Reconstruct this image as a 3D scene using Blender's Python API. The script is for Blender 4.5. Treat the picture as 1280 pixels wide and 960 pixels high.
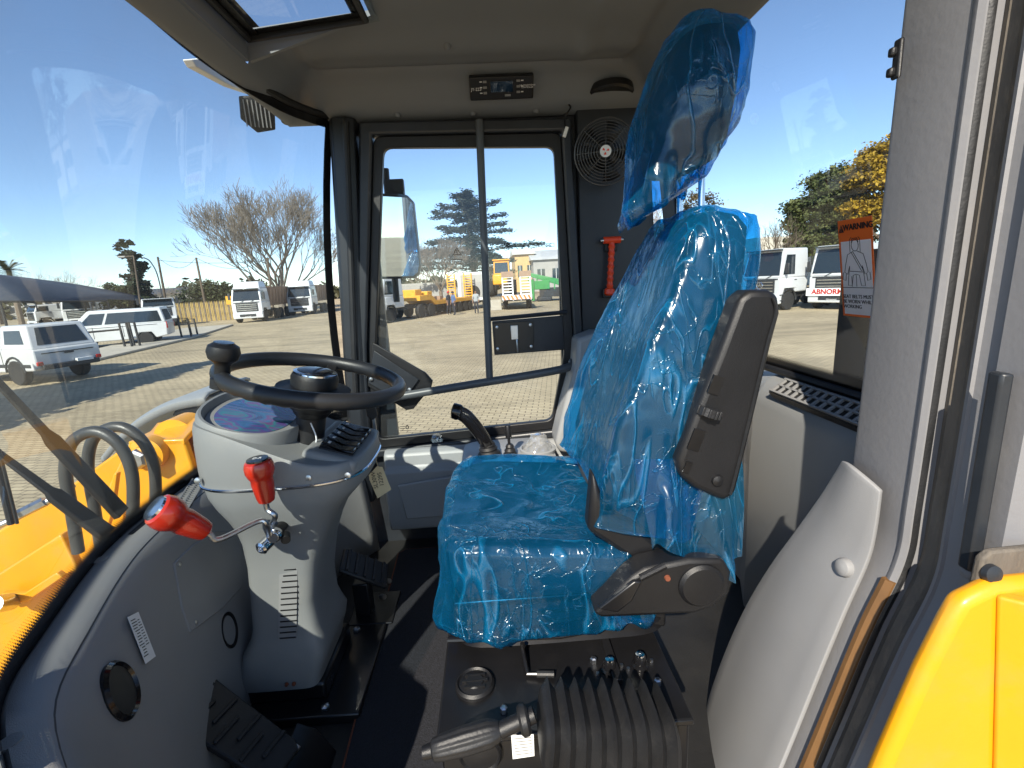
import bpy, bmesh, math, random
from mathutils import Vector, Matrix, noise
from math import sin, cos, pi, radians as rad
random.seed(7)
scn = bpy.context.scene
for o in list(bpy.data.objects): bpy.data.objects.remove(o)

# ------------------------------------------------------------------ camera
CAM = Vector((0, 0, 1.05)); FPX = 600.0
_p, _r, _w = rad(12.3), rad(3.1), rad(2.0)
FW = Vector((sin(_w)*cos(_p), cos(_w)*cos(_p), -sin(_p)))
_rt = Vector((cos(_w), -sin(_w), 0)); _up = _rt.cross(FW)
RT = _rt*cos(_r) - _up*sin(_r); UP = _up*cos(_r) + _rt*sin(_r)
cd = bpy.data.cameras.new('camera'); cam = bpy.data.objects.new('camera', cd)
scn.collection.objects.link(cam); scn.camera = cam
cam.matrix_world = Matrix(((RT.x, UP.x, -FW.x, CAM.x), (RT.y, UP.y, -FW.y, CAM.y), (RT.z, UP.z, -FW.z, CAM.z), (0, 0, 0, 1)))
cd.sensor_fit = 'HORIZONTAL'; cd.sensor_width = 36.0; cd.lens = 36.0*FPX/1280.0
cd.clip_start = 0.02; cd.clip_end = 3000
# ------------------------------------------------------------------ sky and sun
SUN = Vector((-0.28, -0.74, 0.61)).normalized()
w = bpy.data.worlds.new('World'); scn.world = w; w.use_nodes = True
nt = w.node_tree; nt.nodes.clear()
sky = nt.nodes.new('ShaderNodeTexSky'); sky.sky_type = 'NISHITA'; sky.sun_disc = False
sky.sun_elevation = math.asin(SUN.z); sky.sun_rotation = math.atan2(SUN.x, SUN.y)
sky.air_density = 0.9; sky.dust_density = 0.05; sky.ozone_density = 1.3; sky.altitude = 1800
bg = nt.nodes.new('ShaderNodeBackground'); bg.inputs[1].default_value = 0.125
wo = nt.nodes.new('ShaderNodeOutputWorld')
nt.links.new(sky.outputs[0], bg.inputs[0]); nt.links.new(bg.outputs[0], wo.inputs[0])
sd = bpy.data.lights.new('sun', 'SUN'); sd.energy = 5.0; sd.angle = rad(0.53); sd.color = (1, .91, .77)
so = bpy.data.objects.new('sun', sd); scn.collection.objects.link(so)
so.rotation_euler = SUN.to_track_quat('Z', 'Y').to_euler(); so.location = (-8, -20, 20)
scn.view_settings.view_transform = 'Standard'; scn.view_settings.look = 'None'
scn.view_settings.exposure = 0.78; scn.view_settings.gamma = 1
scn.render.engine = 'CYCLES'
scn.cycles.transparent_max_bounces = 24; scn.cycles.max_bounces = 10
GZ = -1.4      # ground level; the cab floor is z = 0

# ------------------------------------------------------------------ helpers
def at(px, py, axis, val):
    "point on the plane axis=val seen through a photograph pixel (a measuring aid)"
    d = FW + RT*((px-640)/FPX) + UP*((480-py)/FPX)
    t = (val-CAM[axis])/d[axis]
    return CAM + d*t
def AX(px, py, v): return at(px, py, 0, v)
def AY(px, py, v): return at(px, py, 1, v)
def AZ(px, py, v): return at(px, py, 2, v)
def G(px, py): return at(px, py, 2, GZ)
def lerp(a, b, t): return a+(b-a)*t
def sstep(a, b, x):
    t = max(0, min(1, (x-a)/(b-a))); return t*t*(3-2*t)
def frame(z, xhint=None):
    z = Vector(z).normalized()
    h = Vector(xhint) if xhint is not None else (Vector((0, 0, 1)) if abs(z.z) < .9 else Vector((1, 0, 0)))
    x = (h - z*h.dot(z)).normalized(); y = z.cross(x)
    return x, y, z
def basis(o, x, y, z):
    return Matrix(((x[0], y[0], z[0], o[0]), (x[1], y[1], z[1], o[1]), (x[2], y[2], z[2], o[2]), (0, 0, 0, 1)))

class MB:
    def __init__(s): s.v = []; s.f = []
    def add(s, vs, fs, M=None):
        b = len(s.v)
        s.v += [tuple(M @ Vector(p)) if M is not None else tuple(p) for p in vs]
        s.f += [tuple(i+b for i in f) for f in fs]; return s
    def box(s, c, d, M=None):
        x, y, z = d[0]/2, d[1]/2, d[2]/2; c = Vector(c)
        vs = [c+Vector(p) for p in ((-x,-y,-z),(x,-y,-z),(x,y,-z),(-x,y,-z),(-x,-y,z),(x,-y,z),(x,y,z),(-x,y,z))]
        return s.add(vs, [(0,3,2,1),(4,5,6,7),(0,1,5,4),(1,2,6,5),(2,3,7,6),(3,0,4,7)], M)
    def prism(s, pts, vec, M=None):
        n = len(pts); vec = Vector(vec); p = [Vector(q) for q in pts]
        nrm = Vector((0,0,0))
        for i in range(n): nrm += p[i].cross(p[(i+1) % n])
        if nrm.dot(vec) > 0: p.reverse()
        vs = p+[q+vec for q in p]
        fs = [tuple(range(n)), tuple(range(2*n-1, n-1, -1))]
        fs += [(i, i+n, (i+1) % n+n, (i+1) % n) for i in range(n)]
        return s.add(vs, fs, M)
    def tube(s, pts, r, n=10, closed=False, M=None, hint=None):
        P = [Vector(p) for p in pts]; m = len(P); vs = []; fs = []; px = None
        for i in range(m):
            a = P[(i-1) % m] if (closed or i > 0) else P[i]; b = P[(i+1) % m] if (closed or i < m-1) else P[i]
            t = (b-a).normalized() if (b-a).length > 1e-9 else Vector((0,0,1))
            if px is None: x, y, _ = frame(t, hint)
            else:
                x = (px - t*px.dot(t)); x = x.normalized() if x.length > 1e-6 else frame(t)[0]; y = t.cross(x)
            px = x; ri = r[i] if isinstance(r, (list, tuple)) else r
            vs += [P[i]+x*(cos(2*pi*k/n)*ri)+y*(sin(2*pi*k/n)*ri) for k in range(n)]
        for i in range(m if closed else m-1):
            j = (i+1) % m
            fs += [(i*n+k, i*n+(k+1) % n, j*n+(k+1) % n, j*n+k) for k in range(n)]
        if not closed: fs += [tuple(range(n-1, -1, -1)), tuple((m-1)*n+k for k in range(n))]
        return s.add(vs, fs, M)
    def loft(s, rings, cap=(True, True), M=None, closed=True):
        n = len(rings[0]); vs = [p for r in rings for p in r]; fs = []
        for i in range(len(rings)-1):
            for k in range(n if closed else n-1):
                a, b = i*n+k, i*n+(k+1) % n
                fs.append((a, b, b+n, a+n))
        if cap[0]: fs.append(tuple(range(n-1, -1, -1)))
        if cap[1]: fs.append(tuple((len(rings)-1)*n+k for k in range(n)))
        return s.add(vs, fs, M)
    def lathe(s, prof, o=(0,0,0), axis=(0,0,1), n=24, cap=(True, True), hint=None):
        x, y, z = frame(axis, hint); o = Vector(o)
        return s.loft([[o+z*h+x*(cos(2*pi*k/n)*r)+y*(sin(2*pi*k/n)*r) for k in range(n)] for r, h in prof], cap)
    def cyl(s, a, b, r, n=16): return s.tube([a, b], r, n)
    def sheet(s, pts, t, nrm):
        n = Vector(nrm).normalized(); return s.prism(pts, n*t)
    def build(s, name, mat, parent=None, ang=35, bevel=0, seg=2, solid=0, sub=0):
        me = bpy.data.meshes.new(name); me.from_pydata(s.v, [], s.f); me.update()
        me.materials.append(mat)
        if ang:
            for p in me.polygons: p.use_smooth = True
            me.set_sharp_from_angle(angle=rad(ang))
        o = bpy.data.objects.new(name, me); scn.collection.objects.link(o)
        if solid:
            m = o.modifiers.new('thick', 'SOLIDIFY'); m.thickness = solid; m.offset = 0
        if bevel:
            m = o.modifiers.new('bevel', 'BEVEL'); m.width = bevel; m.segments = seg; m.limit_method = 'ANGLE'; m.angle_limit = rad(38)
            m.harden_normals = False
        if sub:
            m = o.modifiers.new('sub', 'SUBSURF'); m.levels = sub; m.render_levels = sub
        if parent is not None: attach(o, parent)
        return o
def attach(o, parent):
    o.parent = parent; bpy.context.view_layer.update() if False else None
    o.matrix_parent_inverse = parent_world(parent).inverted()
def parent_world(p):
    M = Matrix.LocRotScale(p.location, p.rotation_euler, p.scale)
    if p.parent: M = parent_world(p.parent) @ p.matrix_parent_inverse @ M
    return M
def tag(o, label, cat, group=None):
    o['label'] = label; o['category'] = cat
    if group: o['group'] = group
    return o
def thing(name, label, cat, loc=(0,0,0), group=None):
    e = bpy.data.objects.new(name, None); scn.collection.objects.link(e); e.location = loc; e.empty_display_size = .1
    return tag(e, label, cat, group)
def struct(o): o['kind'] = 'structure'; return o
def clone(o, parent=None):
    c = o.copy(); scn.collection.objects.link(c)
    if parent is not None: c.parent = parent; c.matrix_parent_inverse = o.matrix_parent_inverse.copy()
    for ch in list(o.children): clone(ch, c)
    return c
def ringz(cx, cy, z, hx, hy, e=4.0, n=40):
    out = []
    for k in range(n):
        a = 2*pi*k/n; c, s = cos(a), sin(a)
        out.append(Vector((cx+hx*math.copysign(abs(c)**(2/e), c), cy+hy*math.copysign(abs(s)**(2/e), s), z)))
    return out
def spline(pts, m=8):
    P = [Vector(p) for p in pts]; out = []
    for i in range(len(P)-1):
        p0 = P[max(i-1, 0)]; p1 = P[i]; p2 = P[i+1]; p3 = P[min(i+2, len(P)-1)]
        for k in range(m):
            t = k/m
            out.append(.5*((2*p1)+(p2-p0)*t+(2*p0-5*p1+4*p2-p3)*t*t+(3*p1-p0-3*p2+p3)*t**3))
    return out+[P[-1]]
def text(body, size, M, mat, name='lettering', parent=None, ext=.0004, align='CENTER', bold=0.0):
    c = bpy.data.curves.new(name, 'FONT'); c.body = body; c.size = size; c.extrude = ext; c.align_x = align; c.align_y = 'CENTER'; c.offset = bold
    o = bpy.data.objects.new(name, c); scn.collection.objects.link(o)
    o.data.materials.append(mat)
    dg = bpy.context.evaluated_depsgraph_get(); me = bpy.data.meshes.new_from_object(o.evaluated_get(dg))
    bpy.data.objects.remove(o)
    o = bpy.data.objects.new(name, me); scn.collection.objects.link(o); o.matrix_world = M
    if parent is not None:
        o.parent = parent; o.matrix_parent_inverse = parent_world(parent).inverted()
    return o

# ------------------------------------------------------------------ materials
def newmat(name):
    m = bpy.data.materials.new(name); m.use_nodes = True; nt = m.node_tree; b = nt.nodes['Principled BSDF']; return m, nt, b
def mat(name, col, rough=.5, metal=0, bump=0, bscale=300, var=.12, vscale=6, coat=0, spec=.5, stretch=None, dirt=0, dirtcol=(.25,.2,.14)):
    m, nt, b = newmat(name); L = nt.links.new
    b.inputs['Roughness'].default_value = rough; b.inputs['Metallic'].default_value = metal
    b.inputs['Specular IOR Level'].default_value = spec
    if coat: b.inputs['Coat Weight'].default_value = coat; b.inputs['Coat Roughness'].default_value = .08
    tc = nt.nodes.new('ShaderNodeTexCoord'); src = tc.outputs['Object']
    if stretch:
        mp = nt.nodes.new('ShaderNodeMapping'); mp.inputs['Scale'].default_value = stretch; L(src, mp.inputs[0]); src = mp.outputs[0]
    nz = nt.nodes.new('ShaderNodeTexNoise'); nz.inputs['Scale'].default_value = vscale; nz.inputs['Detail'].default_value = 6; L(src, nz.inputs[0])
    mr = nt.nodes.new('ShaderNodeMapRange'); mr.inputs[1].default_value = .25; mr.inputs[2].default_value = .75
    mr.inputs[3].default_value = 1-var; mr.inputs[4].default_value = 1+var; L(nz.outputs[0], mr.inputs[0])
    mx = nt.nodes.new('ShaderNodeMix'); mx.data_type = 'RGBA'; mx.blend_type = 'MULTIPLY'; mx.inputs[0].default_value = 1
    mx.inputs[6].default_value = (*col, 1); L(mr.outputs[0], mx.inputs[7]); out = mx.outputs[2]
    if dirt:
        n2 = nt.nodes.new('ShaderNodeTexNoise'); n2.inputs['Scale'].default_value = vscale*2.3; n2.inputs['Detail'].default_value = 9; n2.inputs['Roughness'].default_value = .7; L(src, n2.inputs[0])
        r2 = nt.nodes.new('ShaderNodeMapRange'); r2.inputs[1].default_value = .5; r2.inputs[2].default_value = .75; r2.inputs[3].default_value = 0; r2.inputs[4].default_value = dirt; L(n2.outputs[0], r2.inputs[0])
        m2 = nt.nodes.new('ShaderNodeMix'); m2.data_type = 'RGBA'; L(r2.outputs[0], m2.inputs[0]); L(out, m2.inputs[6]); m2.inputs[7].default_value = (*dirtcol, 1); out = m2.outputs[2]
    L(out, b.inputs['Base Color'])
    rr = nt.nodes.new('ShaderNodeMapRange'); rr.inputs[3].default_value = max(.02, rough*.8); rr.inputs[4].default_value = min(1, rough*1.2); L(nz.outputs[0], rr.inputs[0]); L(rr.outputs[0], b.inputs['Roughness'])
    if bump:
        n3 = nt.nodes.new('ShaderNodeTexNoise'); n3.inputs['Scale'].default_value = bscale; n3.inputs['Detail'].default_value = 3; L(src, n3.inputs[0])
        bp = nt.nodes.new('ShaderNodeBump'); bp.inputs['Strength'].default_value = bump; bp.inputs['Distance'].default_value = .002; L(n3.outputs[0], bp.inputs['Height']); L(bp.outputs[0], b.inputs['Normal'])
    return m
def glassmat(name, tint=(.9,.95,.96), haze=.03, ior=1.45, boost=1.0):
    m = bpy.data.materials.new(name); m.use_nodes = True; nt = m.node_tree; nt.nodes.clear(); L = nt.links.new
    o = nt.nodes.new('ShaderNodeOutputMaterial'); tr = nt.nodes.new('ShaderNodeBsdfTransparent'); tr.inputs[0].default_value = (*tint, 1)
    gl = nt.nodes.new('ShaderNodeBsdfGlossy'); gl.inputs['Roughness'].default_value = .02; gl.inputs[0].default_value = (1, 1, 1, 1)
    lw = nt.nodes.new('ShaderNodeLayerWeight'); lw.inputs[0].default_value = .5
    pw = nt.nodes.new('ShaderNodeMath'); pw.operation = 'POWER'; pw.inputs[1].default_value = 5; L(lw.outputs['Facing'], pw.inputs[0])
    mu = nt.nodes.new('ShaderNodeMath'); mu.operation = 'MULTIPLY_ADD'; mu.inputs[1].default_value = .7; mu.inputs[2].default_value = .045*boost; L(pw.outputs[0], mu.inputs[0])
    df = nt.nodes.new('ShaderNodeBsdfDiffuse'); df.inputs[0].default_value = (.8, .8, .78, 1)
    tc = nt.nodes.new('ShaderNodeTexCoord'); nz = nt.nodes.new('ShaderNodeTexNoise'); nz.inputs['Scale'].default_value = 3; nz.inputs['Detail'].default_value = 8
    L(tc.outputs['Object'], nz.inputs[0])
    mr = nt.nodes.new('ShaderNodeMapRange'); mr.inputs[1].default_value = .35; mr.inputs[2].default_value = .75; mr.inputs[3].default_value = haze*.3; mr.inputs[4].default_value = haze*1.8; L(nz.outputs[0], mr.inputs[0])
    m1 = nt.nodes.new('ShaderNodeMixShader'); L(mr.outputs[0], m1.inputs[0]); L(tr.outputs[0], m1.inputs[1]); L(df.outputs[0], m1.inputs[2])
    m2 = nt.nodes.new('ShaderNodeMixShader'); L(mu.outputs[0], m2.inputs[0]); L(m1.outputs[0], m2.inputs[1]); L(gl.outputs[0], m2.inputs[2])
    L(m2.outputs[0], o.inputs[0]); return m
def filmmat(name):
    m = bpy.data.materials.new(name); m.use_nodes = True; nt = m.node_tree; nt.nodes.clear(); L = nt.links.new
    o = nt.nodes.new('ShaderNodeOutputMaterial'); tc = nt.nodes.new('ShaderNodeTexCoord')
    def M2(op, a, b=None, c=None):
        n = nt.nodes.new('ShaderNodeMath'); n.operation = op
        for i, q in enumerate((a, b, c)):
            if q is None: continue
            if isinstance(q, (int, float)): n.inputs[i].default_value = q
            else: L(q, n.inputs[i])
        return n.outputs[0]
    def creases(scale, rot, wid, det, dist):
        mp = nt.nodes.new('ShaderNodeMapping'); mp.inputs['Scale'].default_value = scale; mp.inputs['Rotation'].default_value = rot; L(tc.outputs['Object'], mp.inputs[0])
        nz = nt.nodes.new('ShaderNodeTexNoise'); nz.inputs['Scale'].default_value = 1; nz.inputs['Detail'].default_value = det; nz.inputs['Distortion'].default_value = dist; L(mp.outputs[0], nz.inputs[0])
        d = M2('ABSOLUTE', M2('SUBTRACT', nz.outputs[0], .5)); r = nt.nodes.new('ShaderNodeMapRange'); r.interpolation_type = 'SMOOTHSTEP'
        r.inputs[1].default_value = 0; r.inputs[2].default_value = wid; r.inputs[3].default_value = 1; r.inputs[4].default_value = 0; L(d, r.inputs[0]); return r.outputs[0], nz.outputs[0]
    c1, n1 = creases((9, 9, 2.2), (.15, .3, .2), .022, 1.5, .8)
    c2, n2 = creases((22, 16, 5), (-.3, .5, .6), .03, 2, .7)
    c3, n3 = creases((14, 14, 14), (.5, -.4, .3), .018, 3, 1.0)
    msk = nt.nodes.new('ShaderNodeTexNoise'); msk.inputs['Scale'].default_value = 7; msk.inputs['Detail'].default_value = 2; L(tc.outputs['Object'], msk.inputs[0])
    mk = nt.nodes.new('ShaderNodeMapRange'); mk.inputs[1].default_value = .38; mk.inputs[2].default_value = .66; L(msk.outputs[0], mk.inputs[0])
    lines = M2('ADD', M2('MULTIPLY', c1, .8), M2('ADD', M2('MULTIPLY', M2('MULTIPLY', c2, mk.outputs[0]), .7), M2('MULTIPLY', M2('MULTIPLY', c3, mk.outputs[0]), .5)))
    hgt = M2('ADD', M2('MULTIPLY', lines, .28), M2('ADD', M2('MULTIPLY', n1, 1.0), M2('MULTIPLY', M2('MULTIPLY', n2, mk.outputs[0]), .8)))
    bp = nt.nodes.new('ShaderNodeBump'); bp.inputs['Strength'].default_value = 1; bp.inputs['Distance'].default_value = .011; L(hgt, bp.inputs['Height'])
    tr = nt.nodes.new('ShaderNodeBsdfTransparent'); tr.inputs[0].default_value = (.16, .55, .83, 1)
    df = nt.nodes.new('ShaderNodeBsdfDiffuse'); df.inputs[0].default_value = (.003, .255, .55, 1); L(bp.outputs[0], df.inputs['Normal'])
    tl = nt.nodes.new('ShaderNodeBsdfTranslucent'); tl.inputs[0].default_value = (.003, .32, .66, 1); L(bp.outputs[0], tl.inputs['Normal'])
    gl = nt.nodes.new('ShaderNodeBsdfGlossy'); gl.inputs['Roughness'].default_value = .2; gl.inputs[0].default_value = (.9, .97, 1, 1); L(bp.outputs[0], gl.inputs['Normal'])
    m1 = nt.nodes.new('ShaderNodeMixShader'); m1.inputs[0].default_value = .35; L(df.outputs[0], m1.inputs[1]); L(tl.outputs[0], m1.inputs[2])
    lw = nt.nodes.new('ShaderNodeLayerWeight'); lw.inputs[0].default_value = .5; L(bp.outputs[0], lw.inputs['Normal'])
    fac = M2('POWER', lw.outputs['Facing'], 2.2)
    op = M2('MINIMUM', M2('ADD', M2('ADD', .12, M2('MULTIPLY', lines, .36)), M2('MULTIPLY', fac, .34)), .9)
    m2 = nt.nodes.new('ShaderNodeMixShader'); L(op, m2.inputs[0]); L(tr.outputs[0], m2.inputs[1]); L(m1.outputs[0], m2.inputs[2])
    sp = M2('ADD', M2('MULTIPLY_ADD', M2('POWER', lw.outputs['Facing'], 4), .4, .055), M2('MULTIPLY', lines, .05))
    m3 = nt.nodes.new('ShaderNodeMixShader'); L(sp, m3.inputs[0]); L(m2.outputs[0], m3.inputs[1]); L(gl.outputs[0], m3.inputs[2])
    L(m3.outputs[0], o.inputs[0]); return m
def leafmat(name, c1, c2, scale=1.2):
    m, nt, b = newmat(name); L = nt.links.new
    tc = nt.nodes.new('ShaderNodeTexCoord'); nz = nt.nodes.new('ShaderNodeTexNoise'); nz.inputs['Scale'].default_value = scale; nz.inputs['Detail'].default_value = 5; L(tc.outputs['Object'], nz.inputs[0])
    cr = nt.nodes.new('ShaderNodeValToRGB'); cr.color_ramp.elements[0].position = .35; cr.color_ramp.elements[1].position = .65
    cr.color_ramp.elements[0].color = (*c1, 1); cr.color_ramp.elements[1].color = (*c2, 1); L(nz.outputs[0], cr.inputs[0]); L(cr.outputs[0], b.inputs['Base Color'])
    b.inputs['Roughness'].default_value = .6; b.inputs['Specular IOR Level'].default_value = .2
    return m
M_grey = mat('grey_textured_plastic', (.20, .205, .203), .46, bump=.3, bscale=900, var=.08, vscale=3, dirt=.3, dirtcol=(.3,.28,.24))
M_dash = mat('dark_grey_plastic', (.23, .23, .228), .5, bump=.35, bscale=800, var=.1, vscale=3, dirt=.3, dirtcol=(.26,.24,.21))
M_panel = mat('blue_grey_panel', (.27, .28, .285), .42, bump=.12, bscale=700, var=.05, vscale=2, dirt=.1, dirtcol=(.33,.32,.3))
M_flap = mat('grey_vinyl', (.25, .252, .258), .6, bump=.3, bscale=1200, var=.05, vscale=5, dirt=.15, dirtcol=(.3,.28,.25))
M_liner = mat('headliner_plastic', (.165, .178, .192), .65, bump=.2, bscale=900, var=.05, vscale=2)
M_frame = mat('dark_frame_paint', (.018, .021, .026), .4, bump=.1, bscale=200, var=.15, vscale=8, dirt=.15, dirtcol=(.07,.07,.07))
M_pillar = mat('grey_pillar_paint', (.20, .20, .21), .55, bump=.2, bscale=90, var=.06, vscale=4, dirt=.25, dirtcol=(.31,.29,.26))
M_seal = mat('dusty_seal_channel', (.11, .095, .078), .8, bump=.6, bscale=250, var=.35, vscale=30, dirt=.6, dirtcol=(.22,.18,.13), stretch=(1,1,.3))
M_yellow = mat('loader_yellow_paint', (.72, .32, .006), .36, bump=.1, bscale=160, var=.1, vscale=4, coat=.3, dirt=.3, dirtcol=(.4,.26,.09))
M_orange_edge = mat('brown_primer_edge', (.15, .075, .025), .6, var=.2, vscale=14)
M_black = mat('black_plastic', (.007, .007, .008), .45, bump=.25, bscale=700, var=.2, vscale=8)
M_blackgl = mat('gloss_black_plastic', (.008, .008, .009), .14, var=.1)
M_rubber = mat('black_rubber', (.010, .0105, .012), .5, bump=.25, bscale=260, var=.3, vscale=14, dirt=.25, dirtcol=(.045,.042,.04))
M_wheelrim = mat('steering_rim_rubber', (.014, .015, .017), .42, bump=.2, bscale=500, var=.15)
M_metalbox = mat('black_painted_steel', (.008, .008, .009), .3, bump=.08, bscale=70, var=.25, vscale=9, dirt=.15, dirtcol=(.03,.028,.026))
M_chrome = mat('chrome', (.75, .76, .78), .12, metal=1, var=.05)
M_steel = mat('zinc_steel', (.55, .56, .57), .32, metal=1, var=.15, vscale=40)
M_red = mat('red_knob_plastic', (.42, .022, .008), .24, var=.1, coat=.5)
M_redham = mat('orange_red_plastic', (.75, .06, .015), .35, var=.08)
M_mat = mat('charcoal_loop_carpet', (.011, .012, .017), .95, bump=1.0, bscale=330, var=.5, vscale=160)
M_floor = mat('black_floor_rubber', (.012, .0115, .011), .6, bump=.3, bscale=150, var=.3, vscale=7, dirt=.2, dirtcol=(.03,.027,.022))
M_edging = mat('rust_brown_edging', (.16, .045, .02), .8, var=.3, vscale=50)
M_seatf = mat('seat_black_fabric', (.04, .043, .05), .8, bump=.5, bscale=500, var=.2)
M_hose = mat('grey_hose_rubber', (.045, .045, .043), .38, bump=.2, bscale=200, var=.2, vscale=10)
M_tube = mat('grey_tube_paint', (.075, .082, .088), .4, var=.1)
M_cage = mat('fan_cage_plastic', (.07, .07, .072), .25, var=.1)
def decalmat():
    m, nt, b = newmat('decal_vinyl'); b.inputs['Base Color'].default_value = (.93, .94, .95, 1); b.inputs['Roughness'].default_value = .5
    tl = nt.nodes.new('ShaderNodeBsdfTranslucent'); tl.inputs[0].default_value = (.93, .94, .97, 1); mx = nt.nodes.new('ShaderNodeMixShader'); mx.inputs[0].default_value = .3
    nt.links.new(b.outputs[0], mx.inputs[1]); nt.links.new(tl.outputs[0], mx.inputs[2]); nt.links.new(mx.outputs[0], nt.nodes['Material Output'].inputs[0]); return m
M_decal = decalmat()
M_stack = mat('sooty_black', (.006, .006, .007), .85, spec=.1, var=.2)
M_film = filmmat('blue_plastic_film')
M_glass = glassmat('cab_glass', (.84, .92, .955), .03)
M_ws = glassmat('windshield_glass', (.82, .91, .945), .085, boost=1.1)
M_lens = mat('dark_glass_lens', (.01, .012, .014), .05, spec=.8)
M_tag = mat('manila_tag', (.55, .45, .27), .8, var=.08, vscale=30)
M_paper = mat('white_paper', (.78, .78, .76), .6, var=.04)
M_ink = mat('black_ink', (.012, .012, .012), .6, var=.05)
M_whiteprint = mat('white_print', (.7, .7, .7), .6, var=.05)
M_worange = mat('warning_orange', (.75, .13, .01), .5, var=.05)
M_mirror = mat('mirror_silver', (.85, .87, .88), .015, metal=1, var=.02)
# ================================================================== CAB
cab = thing('loader_cab', 'open wheel loader cab with dark door frames, grey trim panels and large windows', 'cab', (0, 1.2, 0))
def part(mb, name, m, parent=cab, **k): return mb.build(name, m, parent, **k)
# floor
part(MB().box((0, 1.2, -.03), (1.6, 1.36, .06)), 'floor_plate', M_floor, bevel=.004)
part(MB().box((-.1, .53, -.05), (1.1, .05, .12)), 'door_sill', M_frame, bevel=.006)
# windscreen curves (plan), bottom z=.55, top z=1.62
WB = spline([(-.53, .42, .55), (-.655, .54, .55), (-.725, .68, .55), (-.815, .92, .55), (-.845, 1.15, .55), (-.850, 1.36, .55), (-.80, 1.62, .55), (-.70, 1.78, .55), (-.585, 1.865, .55)], 6)
WT = spline([(-.50, .52, 1.62), (-.56, .60, 1.625), (-.61, .72, 1.63), (-.65, .92, 1.635), (-.664, 1.15, 1.635), (-.667, 1.33, 1.63), (-.648, 1.52, 1.625), (-.605, 1.71, 1.62), (-.515, 1.865, 1.615)], 6)
def wsp(i, t):
    p = WB[i].lerp(WT[i]+Vector((0, 0, .012)), t); b = .035*4*t*(1-t)
    return p+Vector((-b, 0, 0))
NW = len(WB)
part(MB().loft([[wsp(i, t/10) for i in range(NW)] for t in range(11)], cap=(False, False), closed=False), 'windshield', M_ws)
def fritmat():
    m = bpy.data.materials.new('printed_glass_border'); m.use_nodes = True; nt = m.node_tree; L = nt.links.new
    b = nt.nodes['Principled BSDF']; b.inputs['Base Color'].default_value = (.006, .006, .007, 1); b.inputs['Roughness'].default_value = .25
    o = nt.nodes['Material Output']; tr = nt.nodes.new('ShaderNodeBsdfTransparent'); mx = nt.nodes.new('ShaderNodeMixShader')
    uv = nt.nodes.new('ShaderNodeUVMap'); uv.uv_map = 'uv'; sx = nt.nodes.new('ShaderNodeSeparateXYZ'); L(uv.outputs[0], sx.inputs[0])
    def mth(op, a, c=None):
        n = nt.nodes.new('ShaderNodeMath'); n.operation = op
        for i, q in enumerate((a, c)):
            if q is None: continue
            if isinstance(q, (int, float)): n.inputs[i].default_value = q
            else: L(q, n.inputs[i])
        return n.outputs[0]
    P = .0062
    def cell(off):
        u = mth('SUBTRACT', mth('FRACT', mth('ADD', mth('DIVIDE', sx.outputs[0], P), off)), .5)
        v = mth('SUBTRACT', mth('FRACT', mth('ADD', mth('DIVIDE', sx.outputs[1], P), off)), .5)
        return mth('SQRT', mth('ADD', mth('MULTIPLY', u, u), mth('MULTIPLY', v, v)))
    d = mth('MINIMUM', cell(0), cell(.5))
    fade = nt.nodes.new('ShaderNodeMapRange'); fade.inputs[1].default_value = .012; fade.inputs[2].default_value = .044; fade.inputs[3].default_value = .75; fade.inputs[4].default_value = .12; L(sx.outputs[1], fade.inputs[0])
    L(mth('LESS_THAN', d, fade.outputs[0]), mx.inputs[0]); L(tr.outputs[0], mx.inputs[1]); L(b.outputs[0], mx.inputs[2]); L(mx.outputs[0], o.inputs[0])
    return m
M_frit = fritmat()
def frit(line, inward, name, parent=cab, wd=.042):
    "band of printed dots: line = edge points, inward = directions towards the middle of the pane"
    mb = MB(); n = len(line); vs = [*line, *[line[i]+inward[i]*wd for i in range(n)]]
    mb.add(vs, [(i, i+1, i+1+n, i+n) for i in range(n-1)])
    o = mb.build(name, M_frit, parent, ang=0)
    uv = o.data.uv_layers.new(name='uv'); acc = [0]
    for i in range(1, n): acc.append(acc[-1]+(line[i]-line[i-1]).length)
    for lp in o.data.loops:
        k = lp.vertex_index; uv.data[lp.index].uv = (acc[k % n], 0 if k < n else wd)
    return o
ins = Vector((.004, 0, 0))
frit([wsp(i, .002)+ins for i in range(NW)], [(wsp(i, .05)-wsp(i, 0)).normalized() for i in range(NW)], 'glass_border', wd=.05)
frit([wsp(i, .998)+ins for i in range(NW)], [(wsp(i, .95)-wsp(i, 1)).normalized() for i in range(NW)], 'glass_border', wd=.03)
frit([wsp(NW-1, t/10)+Vector((.004, -.004, 0)) for t in range(11)], [(wsp(NW-4, t/10)-wsp(NW-1, t/10)).normalized() for t in range(11)], 'glass_border', wd=.03)
# seals round the windscreen
part(MB().tube([wsp(i, 1)+Vector((.008, 0, .004)) for i in range(NW)], .011, 8), 'windshield_seal', M_rubber)
part(MB().tube([wsp(i, 0)+Vector((.008, 0, -.004)) for i in range(NW)], .009, 8), 'windshield_seal', M_rubber)
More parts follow.
